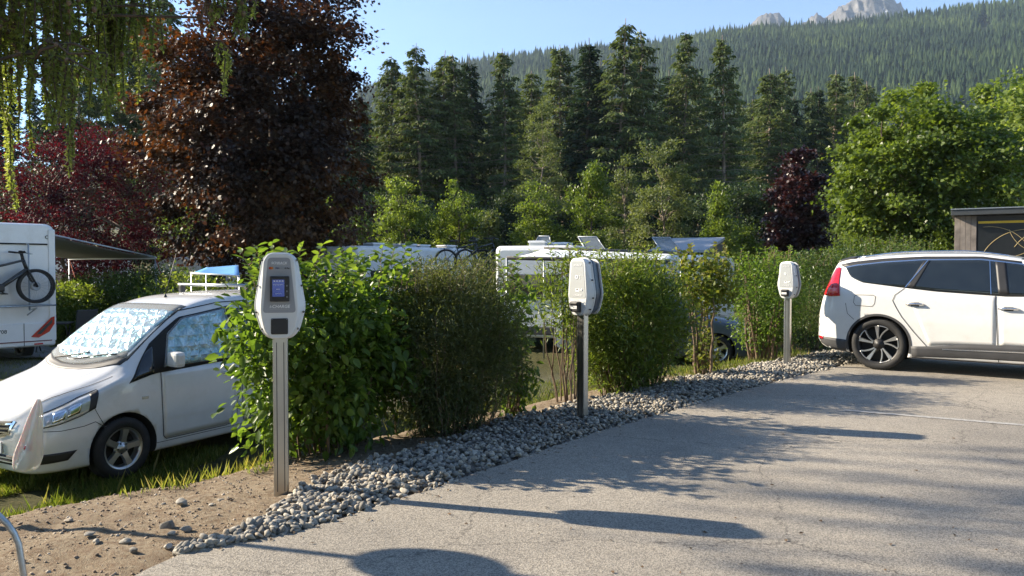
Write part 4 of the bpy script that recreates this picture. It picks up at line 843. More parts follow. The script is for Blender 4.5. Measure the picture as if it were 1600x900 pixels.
    def line(s, name, pts, view, width, off, mat, parent, step=.03):
        """a thin strip along an elevation polyline"""
        P = [Vector(p) for p in pts]; Q = []
        for a, b in zip(P[:-1], P[1:]):
            n = max(1, int((b-a).length/step)); Q += [a.lerp(b, k/n) for k in range(n)]
        Q.append(P[-1]); V = []
        for i, p in enumerate(Q):
            t = (Q[min(i+1, len(Q)-1)]-Q[max(0, i-1)]).normalized(); nn_ = Vector((-t.y, t.x))*width/2
            for sgn in (-1, 1): q = p+nn_*sgn; h, nm = s.hit(q.x, q.y, view); V.append(h+nm*off)
        F = [(2*i, 2*i+1, 2*i+3, 2*i+2) for i in range(len(Q)-1)]; return MB().add(V, F, True).build(name, mat, parent, fix=False)
    def cut_arches(s, centres, r, y_in, mat_body):
        o = obj('body', s.me, None, mat_body); dg = None
        for k, (cx, cz) in enumerate(centres):
            for sgn in (-1, 1):
                cu = MB().lathe([(.0001,0),(r,0),(r,.8),(.0001,.8)], 'y', 40).build('cutter', M['gap'], None, (cx, y_in if sgn > 0 else -y_in-.8, cz))
                bm_ = o.modifiers.new('b', 'BOOLEAN'); bm_.object = cu; bm_.operation = 'DIFFERENCE'; bm_.solver = 'EXACT'; bm_.material_mode = 'TRANSFER'
                dg = bpy.context.evaluated_depsgraph_get(); dg.update(); me = bpy.data.meshes.new_from_object(o.evaluated_get(dg)); o.modifiers.clear(); o.data = me; bpy.data.objects.remove(cu)
        return o
def wheel(parent, loc, r, w, style, side):
    """tyre, rim and spokes; side = +1 when the outer face looks to +y"""
    g = empty('wheel', loc); g.parent = parent; s = side
    rr = r*(.66 if style != 'twin' else .745)
    prof = [(rr, -w*.42),(rr+.012,-w*.5),(r*.93,-w*.5),(r*.985,-w*.40),(r,-w*.25),(r,w*.25),(r*.985,w*.40),(r*.93,w*.5),(rr+.012,w*.5),(rr,w*.42)]
    MB().lathe(prof, 'y', 48, closed=True).build('tyre', M['rubber'], g)
    tread = MB()
    for k in range(64):
        a = 2*math.pi*k/64
        for q in (-1, 1): tread.box((math.cos(a)*r, q*w*.24, math.sin(a)*r), (.005,.05,.014), (0,-a,.0))
    tread.build('tread', M['rubber'], g)['kind'] = 'stuff'
    rim = MB().lathe([(rr+.004, s*w*.46),(rr-.012, s*w*.44),(rr-.022, s*w*.30),(rr-.03,-s*w*.3),(rr-.06,-s*w*.3)], 'y', 48).build('rim', M['alloy' if style != 'twin' else 'black_plastic'], g)
    MB().lathe([(.0001, s*w*.02),(rr-.03, s*w*.02)], 'y', 32).build('brake_disc', M['gap'], g)
    hub = MB().lathe([(.0001, s*w*.40),(.030, s*w*.40),(.034, s*w*.36),(.075, s*w*.30),(.082, s*w*.2)], 'y', 24).build('hub_cap', M['alloy' if style != 'twin' else 'black_plastic'], g)
    for k in range(5):
        a0 = 2*math.pi*k/5 + (.30 if style == 'twin' else .1)
        def P(rad, ang, y): return (rad*math.cos(ang), s*y, rad*math.sin(ang))
        if style == 'five':
            V = []
            for rad, hw, y in ((.06,.034,.32),(rr*.55,.026,.36),(rr*.99,.034,.40)):
                for q in (-1, 1): V.append(P(rad, a0+q*hw/rad, y*w))
                for q in (1, -1): V.append(P(rad, a0+q*(hw+.008)/rad, y*w-.035))
            F = [(4*i+j, 4*i+(j+1) % 4, 4*i+4+(j+1) % 4, 4*i+4+j) for i in range(2) for j in range(4)]; MB().add(V, F).build('spoke', M['alloy'], rim)
            MB().lathe([(.0001,s*.012),(.007,s*.011),(.008,0)], 'y', 8).build('wheel_nut', M['ink'], rim, (.052*math.cos(a0+.63), s*w*.33, .052*math.sin(a0+.63)))
        else:
            for (ra, aa, rb, ab, wa, wb_) in ((.075, a0-.10, rr*.98, a0-.06, .010, .030), (.075, a0+.16, rr*.93, a0+.52, .008, .010)):
                V = []
                for t in np.linspace(0, 1, 5):
                    rad = ra+(rb-ra)*t; ang = aa+(ab-aa)*t; hw = wa+(wb_-wa)*t**1.5
                    for q in (-1, 1): V.append(P(rad, ang+q*hw/rad, w*(.34+.10*t)))
                    for q in (1, -1): V.append(P(rad, ang+q*(hw+.004)/rad, w*(.34+.10*t)-.04))
                F = [(4*i+j, 4*i+(j+1) % 4, 4*i+4+(j+1) % 4, 4*i+4+j) for i in range(4) for j in range(4)]; MB().add(V, F).build('spoke', M['alloy'], rim)
            arc = MB().tube([P(rr*.955, a0-.04+.58*t, w*.435) for t in np.linspace(0,1,8)], .007, 6).build('spoke_arc', M['alloy'], rim)
    return g

# ---- white van (front three quarters)
def make_van():
    st = [ # x, zb, zs, zbelt, zedge, ztop, w, wb, wbelt, wt
     (0.00,.24,.46,.58,.655,.70,.46,.42,.44,.34),(.05,.21,.47,.62,.715,.77,.63,.60,.60,.47),(.14,.20,.48,.68,.80,.85,.735,.71,.69,.54),(.30,.20,.50,.77,.89,.935,.795,.785,.75,.60),(.55,.20,.52,.88,.965,1.01,.828,.82,.785,.65),(.84,.20,.55,1.00,1.06,1.11,.841,.833,.805,.665),
     (1.08,.20,.56,1.04,1.23,1.30,.846,.838,.808,.66),(1.40,.20,.57,1.07,1.46,1.53,.847,.84,.808,.645),(1.76,.20,.57,1.08,1.655,1.735,.847,.84,.808,.63),(2.2,.20,.57,1.09,1.745,1.83,.847,.84,.81,.625),(3.0,.20,.57,1.10,1.77,1.862,.847,.84,.81,.62),(3.8,.20,.57,1.10,1.765,1.855,.847,.84,.81,.625),(4.25,.22,.57,1.10,1.74,1.83,.835,.83,.80,.62),(4.40,.27,.57,1.09,1.68,1.76,.79,.79,.76,.58)]
    B = Body(st, 110); root = empty('white_van'); wr = .315
    body = B.cut_arches([(.86, wr),(3.56, wr)], wr+.052, .50, M['white_paint']); body.parent = root
    wheels = []
    for wx in (.86, 3.56):
        for sgn in (-1, 1): wheel(root, (wx, sgn*.735, wr), wr, .19, 'five', sgn)
    # glass, lit by the sky; the quilted foil shade sits right behind the windscreen
    m, nt, b = new_mat('foil_shade'); tc = nt.nodes.new('ShaderNodeTexCoord')
    mp = nt.nodes.new('ShaderNodeMapping'); mp.inputs['Rotation'].default_value = (0,0,R(45)); nt.links.new(tc.outputs['Object'], mp.inputs[0])
    br = nt.nodes.new('ShaderNodeTexVoronoi'); br.inputs['Scale'].default_value = 9; br.feature = 'F1'; br.distance = 'CHEBYCHEV'; br.inputs['Randomness'].default_value = .12; nt.links.new(mp.outputs[0], br.inputs['Vector'])
    nb = noise_node(nt, 8, 3, .6); ad = nt.nodes.new('ShaderNodeMath'); ad.operation = 'ADD'; nt.links.new(br.outputs['Distance'], ad.inputs[0]); nt.links.new(nb.outputs[0], ad.inputs[1])
    nt.links.new(ramp(nt, nb.outputs[0], [(.38,(.10,.34,.38)),(.62,(.55,.72,.72))]), b.inputs['Base Color']); b.inputs['Metallic'].default_value = .85; b.inputs['Roughness'].default_value = .28; bump(nt, b, ad.outputs[0], 1.0, .05)
    foil = m
    m, nt, b = new_mat('clear_glass'); b.inputs['Base Color'].default_value = (.9,.96,.96,1); b.inputs['Roughness'].default_value = .02; b.inputs['Alpha'].default_value = .22; b.inputs['Specular IOR Level'].default_value = .6
    clear = m; M['clear_glass'] = m
    hs = [(-.60,1.00),(.60,1.00)]
    # windscreen in plan: x along, y across (bottom = cowl, top = header)
    cow = [(1.02,-.665),(.91,-.45),(.86,-.2),(.85,0),(.86,.2),(.91,.45),(1.02,.665)]; hdr = [(1.82,-.585),(1.78,-.35),(1.765,0),(1.78,.35),(1.82,.585)]
    B.patch('cowl', [(p[0]-.07, p[1]*.97) for p in cow], [(p[0]+.02, p[1]) for p in cow], 'T', .004, M['dark_plastic'], root, 20, 3)
    B.patch('windscreen_surround', cow, hdr, 'T', .003, M['gap'], root, 22, 14)
    sh_b = [(1.09,-.61),(.98,-.42),(.935,0),(.98,.42),(1.09,.61)]; sh_t = [(1.66,-.575),(1.63,0),(1.66,.575)]
    shd = B.patch('foil_sunshade', sh_b, sh_t, 'T', .007, foil, root, 26, 18)
    B.patch('windscreen', [(p[0]+.015, p[1]*.985) for p in cow], [(p[0]-.012, p[1]*.98) for p in hdr], 'T', .014, clear, root, 22, 14)
    for y0, y1 in ((.05,-.52),(.38,-.10)):                          # wipers
        pts = []
        for t in np.linspace(0, 1, 8): h, n_ = B.hit(.915+.10*t*(1 if y1 < -.2 else .8), y0+(y1-y0)*t, 'T'); pts.append(h+n_*.022)
        MB().tube(pts, .007, 6).build('wiper', M['black_plastic'], root)
    # bonnet seam and front details
    for sy in (-1, 1): B.line('bonnet_seam', [(.13,sy*.50),(.35,sy*.60),(.6,sy*.665),(.83,sy*.70)], 'T', .007, .002, M['gap'], root)
    for sy in (-1, 1): B.line('bonnet_crease', [(.30,sy*.30),(.55,sy*.40),(.78,sy*.46)], 'T', .012, .003, M['white_paint'], root)
    g = B.patch('grille', [(-.36,.585),(0,.525),(.36,.585)], [(-.42,.70),(0,.68),(.42,.70)], 'F', .004, M['gap'], root, 16, 4)
    for k in range(3):
        z_ = .575+.04*k; B.line('grille_bar', [(-.36-.02*k,z_+.018),(-.1,z_),(.1,z_),(.36+.02*k,z_+.018)], 'F', .014, .012, M['chrome'], g)
    B.line('grille_surround', [(-.42,.70),(-.37,.585),(-.16,.53),(0,.515),(.16,.53),(.37,.585),(.42,.70)], 'F', .028, .010, M['chrome'], g)
    h, n_ = B.hit(0, .61, 'F'); e_ = MB().lathe([(.042,-.004),(.056,-.006),(.056,.006),(.042,.004)], 'x', 28, closed=True).build('emblem', M['chrome'], g, (h.x-.022, 0, .61)); MB().box((-.002,0,0), (.010,.150,.026), bev=.003).build('emblem_bar', M['chrome'], g, (h.x-.022, 0, .61))
    for sy in (-1, 1):
        v = 'R' if sy < 0 else 'L'
        hl = B.patch('headlight', [(.125,.640),(.25,.665),(.44,.72),(.56,.775)], [(.14,.745),(.28,.805),(.45,.875),(.61,.925)], v, .006, M['lamp_glass'], root, 16, 6)
        B.patch('headlight_edge', [(.50,.742),(.57,.772)], [(.545,.905),(.625,.935)], v, .009, M['black_plastic'], hl, 4, 6)
        for x0, x1 in ((.19,.285),(.31,.42)): B.patch('reflector', [(x0,.675+.32*(x0-.19)),(x1,.675+.32*(x1-.19))], [(x0+.03,.765+.35*(x0-.19)),(x1+.04,.765+.35*(x1-.19))], v, .009, M['chrome'], hl, 5, 4)
        B.line('headlight_seam', [(.125,.64),(.25,.665),(.44,.72),(.56,.775),(.62,.94),(.45,.885),(.28,.815),(.13,.752)], v, .006, .007, M['gap'], hl)
        B.patch('fog_lamp_recess', [(.10,.30),(.30,.315)], [(.08,.395),(.38,.40)], v, .004, M['black_plastic'], root, 8, 4)
        B.line('bumper_seam', [(.04,.615),(.25,.60),(.45,.615),(.56,.64),(.66,.565)], v, .006, .002, M['gap'], root); B.line('wing_seam', [(.56,.77),(.60,.68),(.66,.565)], v, .006, .002, M['gap'], root)
        h, n_ = B.hit(1.10, .80, v); MB().box((0,0,0), (.075,.008,.032), bev=.0035).build('side_repeater', M['lamp_glass'], root, h+n_*.003)
        # doors
        dl = [(1.305,.335),(1.30,.60),(1.315,.90),(1.33,1.05)]; dr = [(2.32,.42),(2.36,.60),(2.36,.95),(2.36,1.05)]
        seam = [(1.30,1.04),(1.295,.70),(1.305,.36),(1.34,.325),(2.13,.325),(2.24,.345),(2.30,.43),(2.315,.60),(2.36,.66),(2.365,1.05)]
        door = B.patch('door', [(1.315,.335),(2.14,.335),(2.235,.36)], [(1.315,1.045),(2.0,1.055),(2.352,1.055)], v, .0035, M['white_paint'], root, 20, 12)
        B.line('door_seam', seam, v, .008, .005, M['gap'], door)
        B.line('door_swage', [(1.34,.545),(2.2,.555)], v, .022, .009, M['white_paint'], door)
        rd = B.patch('sliding_door', [(2.40,.345),(3.10,.345)], [(2.40,1.06),(3.30,1.065)], v, .0035, M['white_paint'], root, 14, 10)
        B.line('door_seam', [(2.39,1.06),(2.385,.64),(2.40,.345),(3.1,.34)], v, .008, .005, M['gap'], rd)
        for dx, dd in ((2.14, door), (2.50, rd)):
            hh, nn_ = B.hit(dx+.06, .93, v); MB().box((0,0,0), (.20,.006,.075), bev=.02 if False else 0).build('handle_recess', M['white_paint'], dd, hh+nn_*.002)
            MB().tube([hh+nn_*.006+Vector((-.085,0,.005)), hh+nn_*.034+Vector((-.06,0,.008)), hh+nn_*.034+Vector((.06,0,.008)), hh+nn_*.006+Vector((.085,0,.005))], .012, 8).build('handle', M['white_paint'], dd)
        # glazing
        gl = B.patch('window_band', [(.93,.965),(1.22,1.03),(2.0,1.065),(2.36,1.07)], [(1.27,1.34),(1.46,1.475),(1.66,1.60),(2.36,1.70)], v, .005, M['gap'], root, 22, 8)
        q = B.patch('quarter_glass', [(.97,.985),(1.22,1.03)], [(1.20,1.25),(1.29,1.31)], v, .008, M['glass_dark'], gl, 6, 6)
        fs = B.patch('side_foil', [(1.38,1.09),(2.29,1.10)], [(1.50,1.42),(1.70,1.575),(2.27,1.66)], v, .009, foil, gl, 18, 12)
        B.patch('door_glass', [(1.35,1.085),(2.31,1.095)], [(1.48,1.43),(1.69,1.59),(2.30,1.675)], v, .015, clear, gl, 18, 12)
        wb = B.patch('rear_window', [(2.44,1.095),(3.28,1.10)], [(2.44,1.665),(3.28,1.68)], v, .006, M['glass_dark'], root, 10, 6)
        # mirror
        h, n_ = B.hit(1.42, 1.10, v); mir = MB().box((0,0,0), (.115,.205,.165), bev=.038).build('mirror', M['white_paint'], root, h+n_*.155+Vector((-.03,0,.035)), (0,0,.18*sy)); MB().box((0,0,0), (.06,.12,.05), bev=.012).build('mirror_arm', M['black_plastic'], mir, (.02,-.09*sy,-.055))
        B.line('sill_seam', [(1.2,.30),(3.1,.30)], v, .006, .002, M['gap'], root)
        # roof bars
    for bx in (2.72,):
        bar = MB(); bar.tube([(bx,-.66,1.93),(bx,.66,1.93)], .020, 8); o = bar.build('roof_bar', M['galv'], root)
        for sy in (-1, 1): MB().box((bx, sy*.60, 1.865), (.07,.05,.12), bev=.012).build('bar_foot', M['dark_plastic'], o)
    for sy in (-.36,-.18,0,.18,.36): B.line('roof_rib', [(2.2,sy),(4.1,sy)], 'T', .02, .005, M['white_paint'], root)
    h, n_ = B.hit(2.0, 0, 'T'); an = MB().lathe([(.022,0),(.014,.02),(.006,.04)], 'z', 10, h).tube([h+Vector((0,0,.03)), h+Vector((.16,0,.52))], .004, 5).build('antenna', M['black_plastic'], root)
    # bumper: air intake and number plate
    lo = B.patch('air_intake', [(-.50,.29),(.50,.29)], [(-.55,.375),(.55,.375)], 'F', .004, M['gap'], root, 14, 3)
    for k in range(2): B.line('intake_bar', [(-.5,.315+.035*k),(.5,.315+.035*k)], 'F', .012, .009, M['galv'], lo)
    h, n_ = B.hit(0, .44, 'F'); pl = MB().box((0,0,0), (.012,.52,.112), bev=.004).build('number_plate', M['plate_white'], root, (h.x-.012, 0, .44)); text('NA 523', .10, pl, M['ink'], (-.0075, 0, -.002), (math.pi/2,0,-math.pi/2), bold=.001)
    MB().box((0,0,0), (.002,.045,.108)).build('plate_band', plain('plate_blue', (.01,.03,.25), .4), pl, (-.0070,.234,0))
    B.line('roof_gutter', [(1.15,1.375),(1.46,1.53),(1.70,1.668),(2.2,1.742),(3.2,1.765),(4.2,1.74)], 'R', .010, .003, M['gap'], root)
    return root
van = make_van(); tag(van, 'white van with foil sun shades behind its windscreen and roof bars', 'van')
a = math.atan2(.883, .469); hub_w = Vector((-4.02, 7.8)); ax = Vector((math.cos(a), math.sin(a))); ay = Vector((-ax.y, ax.x))
o2 = hub_w - ax*.86 + ay*.735; van.location = (o2.x, o2.y, -.715); van.rotation_euler = (0,0,a)
# carrier bag tied to the bonnet
m, nt, b = new_mat('bag_film'); b.inputs['Base Color'].default_value = (.78,.75,.70,1); b.inputs['Roughness'].default_value = .35; b.inputs['Subsurface Weight'].default_value = .25; b.inputs['Alpha'].default_value = .72; bump(nt, b, noise_node(nt, 30, 5, .7).outputs[0], .6, .01)
bp = van.matrix_basis @ Vector((.13, -.36, .74)); bagz = [0,-.06,-.14,-.24,-.36,-.46,-.55,-.61,-.635]; bagr = [.012,.034,.048,.060,.070,.086,.098,.088,.045]
rs = np.random.default_rng(3); V = []; n = 22
for k, (z_, r_) in enumerate(zip(bagz, bagr)):
    for j in range(n):
        t_ = 2*math.pi*j/n; rr = r_*(1+.26*math.sin(5*t_+k*.25)*(.35 if k > 5 else 1)+.14*math.sin(7*t_+k*1.3)+rs.normal(0,.06)); V.append((rr*math.cos(t_)*1.2+.22*z_, rr*math.sin(t_)*.8-.04*z_, z_))
F = [(i*n+j, i*n+(j+1) % n, (i+1)*n+(j+1) % n, (i+1)*n+j) for i in range(len(bagz)-1) for j in range(n)]+[tuple((len(bagz)-1)*n+j for j in range(n))]
bp = at_d(60, 624, 6.62); bag = MB().add(V, F, True).build('carrier_bag', m, None, bp); tag(bag, 'translucent white carrier bag hanging from the van bonnet edge', 'bag')
bs = bag.modifiers.new('s', 'SUBSURF'); bs.levels = 1; bs.render_levels = 1
MB().lathe([(.0001,-.035),(.030,-.02),(.036,0),(.030,.02),(.0001,.035)], 'z', 12).build('bag_content', M['red_lamp'], bag, (-.09,-.01,-.42))

# ---- white people carrier (rear half in view)
def make_mpv():
    st = [(0.00,.26,.52,.64,.70,.74,.52,.50,.50,.40),(.08,.22,.53,.70,.78,.82,.70,.68,.67,.52),(.30,.20,.55,.80,.88,.92,.83,.82,.79,.62),(.75,.19,.58,.92,.98,1.01,.905,.895,.86,.70),(1.15,.19,.62,.99,1.07,1.11,.925,.915,.885,.72),(1.55,.19,.64,1.02,1.30,1.35,.930,.92,.89,.68),(2.05,.19,.65,1.03,1.51,1.575,.932,.925,.89,.655),(2.6,.19,.66,1.05,1.575,1.645,.932,.925,.89,.65),(3.2,.19,.68,1.08,1.575,1.655,.934,.925,.892,.645),(3.75,.20,.72,1.13,1.545,1.635,.935,.92,.89,.635),(4.12,.22,.74,1.18,1.51,1.61,.915,.90,.87,.615),(4.32,.24,.73,1.19,1.46,1.57,.885,.87,.84,.585),(4.41,.26,.71,1.13,1.34,1.42,.855,.845,.81,.58),(4.49,.30,.68,.98,1.10,1.15,.815,.81,.775,.60),(4.56,.36,.62,.78,.85,.88,.72,.73,.68,.54)]
    B = Body(st, 120); root = empty('white_car'); wr = .362; hx = 3.70
    body = B.cut_arches([(.90, wr),(hx, wr)], wr+.042, .60, M['white_paint']); body.parent = root
    for wx in (.90, hx):
        for sgn in (-1, 1): wheel(root, (wx, sgn*.815, wr), wr, .20, 'twin', sgn)
    for sy in (-1, 1):
        v = 'R' if sy < 0 else 'L'
        # black lip round the arches and lower cladding
        for cx in (.90, hx): B.line('arch_lip', [(cx+(wr+.052)*math.cos(t_), wr+(wr+.052)*math.sin(t_)) for t_ in np.linspace(-.25, math.pi+.25, 40)], v, .030, .004, M['dark_plastic'], root)
        cl = B.patch('sill_cladding', [(1.33,.205),(3.27,.205)], [(1.33,.36),(1.60,.45),(2.6,.43),(3.0,.38),(3.28,.36)], v, .006, M['dark_plastic'], root, 24, 4)
        B.line('sill_trim', [(1.45,.37),(2.9,.345)], v, .016, .012, M['chrome'], cl)
        B.patch('bumper_cladding', [(4.13,.24),(4.36,.26),(4.50,.34)], [(4.10,.40),(4.36,.42),(4.53,.43)], v, .006, M['dark_plastic'], root, 12, 4)
        # glazing: black band, chrome line, three panes
        band = B.patch('window_band', [(1.50,1.075),(2.2,1.065),(3.0,1.115),(3.45,1.165),(3.93,1.225),(4.10,1.30),(4.19,1.425)], [(1.62,1.27),(2.05,1.475),(2.5,1.535),(3.2,1.535),(3.7,1.505),(4.05,1.465),(4.20,1.435)], v, .005, M['glass_dark'], root, 40, 8)
        B.line('chrome_line', [(1.75,1.36),(2.05,1.482),(2.5,1.543),(3.2,1.543),(3.7,1.512),(4.05,1.470),(4.20,1.437)], v, .014, .009, M['chrome'], band)
        for x0, x1, a_, b_ in ((2.02,2.05,1.10,1.47),(2.08,2.10,1.10,1.48),): pass
        B.patch('pillar', [(2.16,1.09),(2.28,1.095)], [(2.22,1.515),(2.34,1.525)], v, .008, M['black_plastic'], band, 4, 6)
        B.patch('pillar', [(3.26,1.155),(3.36,1.165)], [(3.10,1.525),(3.18,1.525)], v, .008, M['black_plastic'], band, 4, 6)
        B.line('chrome_pillar', [(3.37,1.165),(3.13,1.53)], v, .012, .012, M['chrome'], band)
        B.line('chrome_line', [(2.36,1.09),(2.40,1.52)], v, .008, .010, M['chrome'], band)
        # doors
        rd = B.patch('door', [(2.30,.42),(2.8,.41),(3.06,.385)], [(2.295,1.06),(2.9,1.095),(3.36,1.145)], v, .0035, M['white_paint'], root, 18, 12)
        B.line('door_seam', [(2.31,1.07),(2.29,.75),(2.27,.40),(2.26,.22)], v, .009, .005, M['gap'], rd)
        B.line('door_seam', [(3.38,1.15),(3.49,1.06),(3.52,.98),(3.47,.88),(3.40,.76),(3.24,.55),(3.06,.34)], v, .008, .005, M['gap'], rd)
        fd = B.patch('door', [(1.42,.42),(2.25,.44)], [(1.45,1.05),(2.27,1.055)], v, .0035, M['white_paint'], root, 16, 12)
        for hx_, hz_, dd in ((3.24,.935,rd),(2.16,.905,fd)):
            hh, nn_ = B.hit(hx_, hz_, v); MB().box((0,0,0), (.10,.004,.055)).build('handle_recess', M['gap'], dd, hh+nn_*.004)
            MB().tube([hh+nn_*.008+Vector((-.11,0,0)), hh+nn_*.036+Vector((-.08,0,.004)), hh+nn_*.036+Vector((.07,0,.004)), hh+nn_*.010+Vector((.11,0,0))], [.010,.014,.014,.010], 8).build('handle', M['chrome'], dd)
        B.line('fuel_flap', [(3.74,1.03),(3.75,.93),(3.78,.89),(4.00,.90),(4.03,.94),(4.02,1.03),(3.99,1.05),(3.77,1.05),(3.74,1.03)], v, .006, .003, M['gap'], root) if sy > 0 else None
        B.line('bumper_seam', [(4.14,.93),(4.11,.78),(4.02,.70)], v, .006, .003, M['gap'], root)
        tl = B.patch('tail_light', [(4.22,1.03),(4.36,1.02),(4.475,1.04)], [(4.27,1.43),(4.31,1.44),(4.345,1.43)], v, .010, M['red_lamp'], root, 10, 12)
        B.patch('tail_light_core', [(4.25,1.07),(4.42,1.07)], [(4.265,1.14),(4.40,1.14)], v, .014, plain('lamp_bright', (.75,.12,.12), .1, coat=1), tl, 6, 3)
        B.patch('reflector', [(4.46,.385),(4.53,.40)], [(4.46,.43),(4.54,.435)], v, .010, M['red_lamp'], root, 4, 2)
        # roof rail, black roof side and mirror
        B.patch('roof_side', [(2.05,1.487),(2.5,1.550),(3.2,1.550),(3.7,1.520),(4.05,1.478),(4.22,1.445)], [(2.05,1.515),(2.5,1.585),(3.2,1.590),(3.7,1.565),(4.1,1.525),(4.30,1.48)], v, .004, M['black_plastic'], root, 26, 3)
        rail = []
        for x_ in np.linspace(2.2, 4.05, 16): hh, nn_ = B.hit(x_, sy*.565, 'T'); rail.append(hh+Vector((0,0,.008+.030*min(1, 4*min((x_-2.2)/1.85, (4.05-x_)/1.85)))))
        MB().tube(rail, .013, 8).build('roof_rail', M['chrome'], root)
        h, n_ = B.hit(1.72, 1.06, v); MB().box((0,0,0), (.12,.20,.15), bev=.035).build('mirror', M['white_paint'], root, h+n_*.15+Vector((-.02,0,.06)))
    B.patch('rear_window', [(-.55,1.10),(.55,1.10)], [(-.48,1.46),(.48,1.46)], 'B', .006, M['glass_dark'], root, 14, 6)
    B.patch('spoiler', [(4.08,-.56),(4.08,.56)], [(4.37,-.52),(4.37,.52)], 'T', .012, M['black_plastic'], root, 12, 6)
    B.patch('windscreen', [(1.25,-.68),(1.15,0),(1.25,.68)], [(2.06,-.60),(2.0,0),(2.06,.60)], 'T', .006, M['glass_dark'], root, 16, 10)
    h, n_ = B.hit(0, .62, 'B'); MB().box((0,0,0), (.012,.52,.11)).build('number_plate', M['plate_white'], root, (h.x+.008, 0, .62))
    return root
car = make_mpv(); tag(car, 'white people carrier with black-silver alloy wheels parked on the asphalt', 'car')
th = R(38); ax = Vector((-math.cos(th), math.sin(th))); ay = Vector((-ax.y, ax.x)); ct = at_z(1374, 577)
oc = Vector((ct.x, ct.y)) - ax*3.70 - ay*.815; car.location = (oc.x, oc.y, 0); car.rotation_euler = (0,0,math.atan2(ax.y, ax.x))
# ------------------------------------------------------------------ bicycles
def bicycle(name, label, group=None, dark=(.025,.028,.03)):
    root = empty(name); tag(root, label, 'bicycle', group); fm = plain('bike_paint', dark, .35, var=.2, coat=.4); bk = M['black_plastic']; wr, wb = .345, 1.12
    for wx in (0, wb):
        w = empty('wheel', (wx, 0, wr)); w.parent = root
        MB().lathe([(wr-.05,-.012),(wr-.03,-.026),(wr-.006,-.018),(wr,0),(wr-.006,.018),(wr-.03,.026),(wr-.05,.012)], 'y', 40, closed=True).build('tyre', M['rubber'], w)
        MB().lathe([(wr-.062,-.012),(wr-.05,-.014),(wr-.05,.014),(wr-.062,.012)], 'y', 36, closed=True).build('rim', bk, w)
        sp = MB()
        for k in range(18):
            a = 2*math.pi*k/18; sp.tube([(.02*math.cos(a+.8), .02*(-1)**k, .02*math.sin(a+.8)), ((wr-.06)*math.cos(a), 0, (wr-.06)*math.sin(a))], .0016, 3, False)
        sp.build('spokes', M['galv'], w); MB().lathe([(.0001,-.05),(.02,-.05),(.02,.05),(.0001,.05)], 'y', 12).build('hub', bk, w); MB().lathe([(.06,.028),(.09,.028),(.09,.031),(.06,.031)], 'y', 24, closed=True).build('disc', M['galv'], w)
    bb = Vector((.46,0,.30)); st = Vector((.30,0,.78)); hd = Vector((.90,0,.86)); hb = Vector((.96,0,.68))
    f = MB(); f.tube([bb, st], .018, 8); f.tube([st+Vector((.02,0,-.08)), hd], .022, 8); f.tube([bb, hb], .034, 8); f.tube([hd, hb], .024, 8)
    for sy in (-.06,.06): f.tube([(0,sy,wr),(bb.x-.04,sy*.6,bb.z)], .011, 6); f.tube([(0,sy,wr),(st.x,sy*.4,st.z-.12)], .010, 6)
    f.build('frame', fm, root)
    fk = MB()
    for sy in (-.06,.06): fk.tube([(hb.x,sy,hb.z-.02),(wb,sy,wr)], [.020,.014], 8)
    fk.box((hb.x+.01,0,hb.z-.02), (.05,.16,.04), bev=.01); fk.build('fork', bk, root)
    MB().tube([hd, hd+Vector((-.03,0,.14))], .018, 8).tube([hd+Vector((-.10,-.34,.17)), hd+Vector((-.02,-.10,.15)), hd+Vector((-.02,.10,.15)), hd+Vector((-.10,.34,.17))], .013, 8).build('handlebar', bk, root)
    for sy in (-1, 1): MB().tube([hd+Vector((-.05,sy*.22,.155)), hd+Vector((-.16,sy*.33,.17))], .018, 8).build('grip', M['rubber'], root); MB().tube([hd+Vector((-.02,sy*.16,.15)), hd+Vector((.07,sy*.26,.12))], .006, 5).build('brake_lever', M['galv'], root)
    MB().tube([st, st+Vector((-.03,0,.12))], .014, 8).build('seat_post', bk, root); MB().box((st.x-.05,0,st.z+.15), (.27,.13,.05), bev=.02).build('saddle', bk, root)
    MB().lathe([(.05,.04),(.085,.04),(.085,.046),(.05,.046)], 'y', 24, c=bb, closed=True).build('chainring', M['galv'], root); MB().box(bb+Vector((.0,0,.02)), (.20,.10,.16), bev=.04).build('motor', bk, root)
    for s in (-1, 1): MB().tube([bb+Vector((0,s*.07,0)), bb+Vector((s*.14,s*.08,-.10))], .010, 6).build('crank', bk, root); MB().box(bb+Vector((s*.14,s*.13,-.10)), (.10,.08,.02), bev=.005).build('pedal', bk, root)
    rk = MB(); 
    for sy in (-.06,.06): rk.tube([(-.22,sy,.72),(.22,sy,.72)], .006, 6); rk.tube([(0,sy,wr),(-.06,sy,.72)], .006, 6)
    for k in range(4): rk.tube([(-.2+.12*k,-.06,.72),(-.2+.12*k,.06,.72)], .005, 5)
    rk.build('luggage_rack', bk, root)
    bk_ = MB()
    for k in range(7): bk_.tube([(.98+.06*k*.9,-.10,.80),(.98+.06*k*.9,-.10,.92)], .004, 4)
    mg = MB().lathe([(wr+.015,-.030),(wr+.022,0),(wr+.015,.030)], 'y', 30, (0,0,wr)).build('mudguard', bk, root)
    return root
